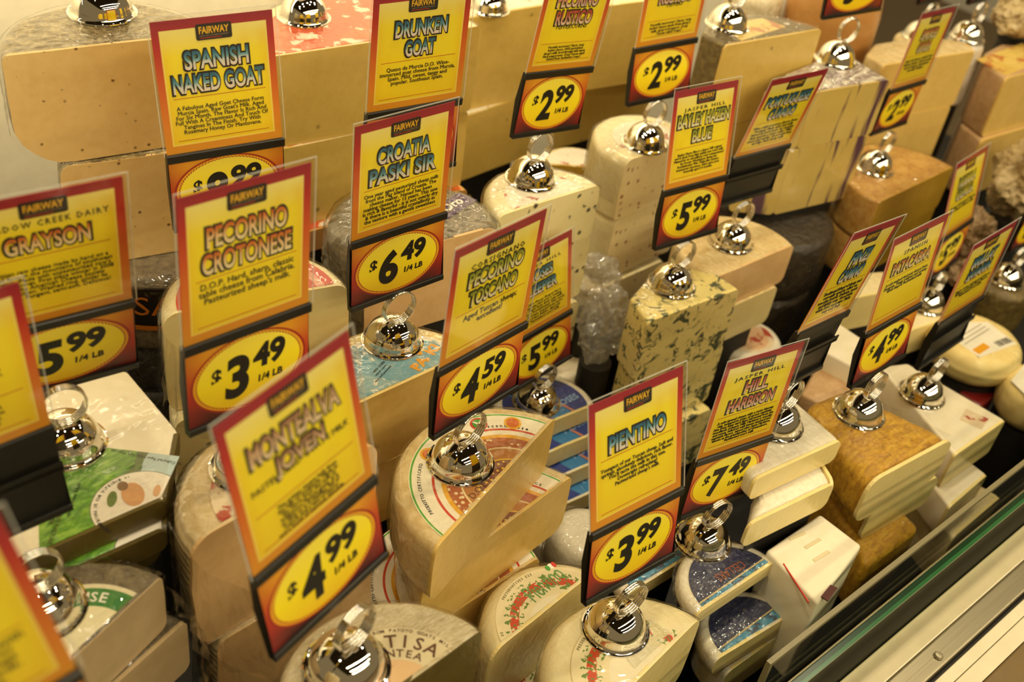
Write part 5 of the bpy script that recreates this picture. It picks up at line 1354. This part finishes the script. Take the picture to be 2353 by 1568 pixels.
sign('keep', 'sign priced 5.99 half hidden behind the sign priced 4.59', 'blue', ['MOSES', 'SLEEPER'], over='JASPER HILL', body="Jasper Hill's Moses Sleeper has a\nwhite bloomy rind over a creamy\ninterior. Made from their own milk.\nNamed for a Revolutionary War scout.\nNotes of cream, toasted nuts and a\nfinish of crème fraîche. Aged six\nweeks. Pasteurized cow's milk.", price=('5', '99'))
sign('crot', 'sign priced 3.49 with an orange two-line title at left', 'orange', ['PECORINO', 'CROTONESE'], body="D.O.P. Hard, sharp, classic\ntable cheese from Calabria.\nPasteurized sheep's milk.", price=('3', '49'), res=2)
sign('mead', 'sign priced 5.99 with an orange title at the left edge', 'orange', ['GRAYSON'], over='MEADOW CREEK DAIRY', body="Artisan raw cheese made by hand on a\nsmall farm in the mountains of southwest\nVirginia. Made with unpasteurized cow's\nmilk. Gourmet. First place winner in 2008\nfrom the American Cheese Society\ncompetition. Washed rind, similar to\nTaleggio. Pungent, semi-soft. Delicious!", price=('5', '99'), zs=(0.081,), res=2)
sign('mont', 'nearest sign, priced 4.99 with a brown two-line title, at the front left', 'brown', ['MONTEALVA', 'JOVEN'], sub="PASTEURIZED GOAT'S MILK", body='This artisan cheese hails from\nthe hills of Andalucia. Made in\nthe Sierra from the milk of\nindigenous Payoya goats. It is\nas tasty as it is healthy, full of\nnuance and a hint of sherry\nand a touch of marcona almonds.', price=('4', '99'), res=2)
sign('lefta', 'sign at the left edge with an empty black rail, only its right strip showing', 'blue', ['SAVAGE', 'DARK'], sub="RAW COW'S MILK", body='A bold and fruity cheese\nthat is aged for months. A\nsharp nutty finish. Made on\na small farm in Vermont.\nEnjoy with crisp apples\nand dark bread.', fills=False)
sign('leftb', 'blurred sign in the bottom left corner, cut by the frame', 'brown', ['LOMA ALTA', 'BLANCO'], body='Firm yet creamy cheese with\na nutty and toasty flavor\nand a fruity finish. Great\nwith olives and almonds.\nAged four months.\nRaw sheep milk.', price=('5', '99'))
sign('tr1', 'sign mostly above the frame, just behind the slim sign at upper right', 'red', [], price=('4', '99'))
sign('tr2', 'sign mostly above the frame, nearest the upper right corner', 'red', [], price=('6', '99'))
sign('fr', 'sign cut by the right edge, beyond the blue-titled sign with the black rail', 'red', [], price=('5', '99'))
for key, lab in (('bare_a1', 'chrome bell holder on the herb-rinded cheese at the upper left'), ('bare_o1', 'chrome bell holder on the orange-labelled pale wheel'), ('bare_b1', 'chrome bell holder at the top edge on the big smooth pale wheel'), ('bare_wedge', 'chrome bell holder on the greenish wedge at the top')):
    holder(empty('sign_holder', BARE[key], lab, 'sign holder', 'chrome bell holders with their signs out of view'))

# ---------------------------------------------------------------- risers hidden under the stacks
BOT = ['a5', 'o3', 'b2', 'c2', 'ylab', 'croat2', 'c15b', 'mead3', 'tan', 'crot2', 'tosc3', 'pien', 'pien3', 'mont', 'farm2', 'blue3', 'white_c', 'wb_c', 'pol_b', 'brieround', 'foil_b', 'dark_b', 'brown_b', 'wedge_b', 'palelab_b', 'orange8_b', 'g1', 'g2', 'pata_c', 'r2_c', 'lump', 'sheet', 'brie_b', 'paper', 'cel4', 'cel3', 'keep3', 'cream', 'cream2', 'whiteblk', 'tanblk', 'box_brown', 'stain', 'redpk', 'drunkw', 'underleft', 'trc1', 'trc2', 'frc', 'cel', 'prov']
for key in BOT:
    d = DATA[key]; zb = d['z'] - d['t']
    if zb - DECK < 0.02: continue
    cx, cy = d['c']
    bm = bmesh.new()
    if d['k'] == 'w':
        co = lathe_bm([(0, zb - 0.0005), (d['R'] * 0.82, zb - 0.0005), (d['R'] * 0.82, DECK + 0.0005), (0, DECK + 0.0005)], 40)
        for (px, py, nx, ny) in d.get('cuts', []):
            no = Vector((nx, ny, 0)).normalized()
            cut_bm(co, Vector((px - cx, py - cy, 0)) - no * 0.012, no)
        bmesh.ops.translate(co, vec=(cx, cy, 0), verts=co.verts[:])
        bm.free(); bm = co
    else:
        pts = [(cx + x * 0.8, cy + y * 0.8) for x, y in d['pts']]
        a = [bm.verts.new((x, y, zb - 0.0005)) for x, y in pts]; b = [bm.verts.new((x, y, DECK + 0.0005)) for x, y in pts]
        bm.faces.new(a); bm.faces.new(b[::-1])
        for i in range(len(a)): bm.faces.new((a[i], b[i], b[(i + 1) % len(a)], a[(i + 1) % len(a)]))
    struct('display_step', bm, M['deck_black'])
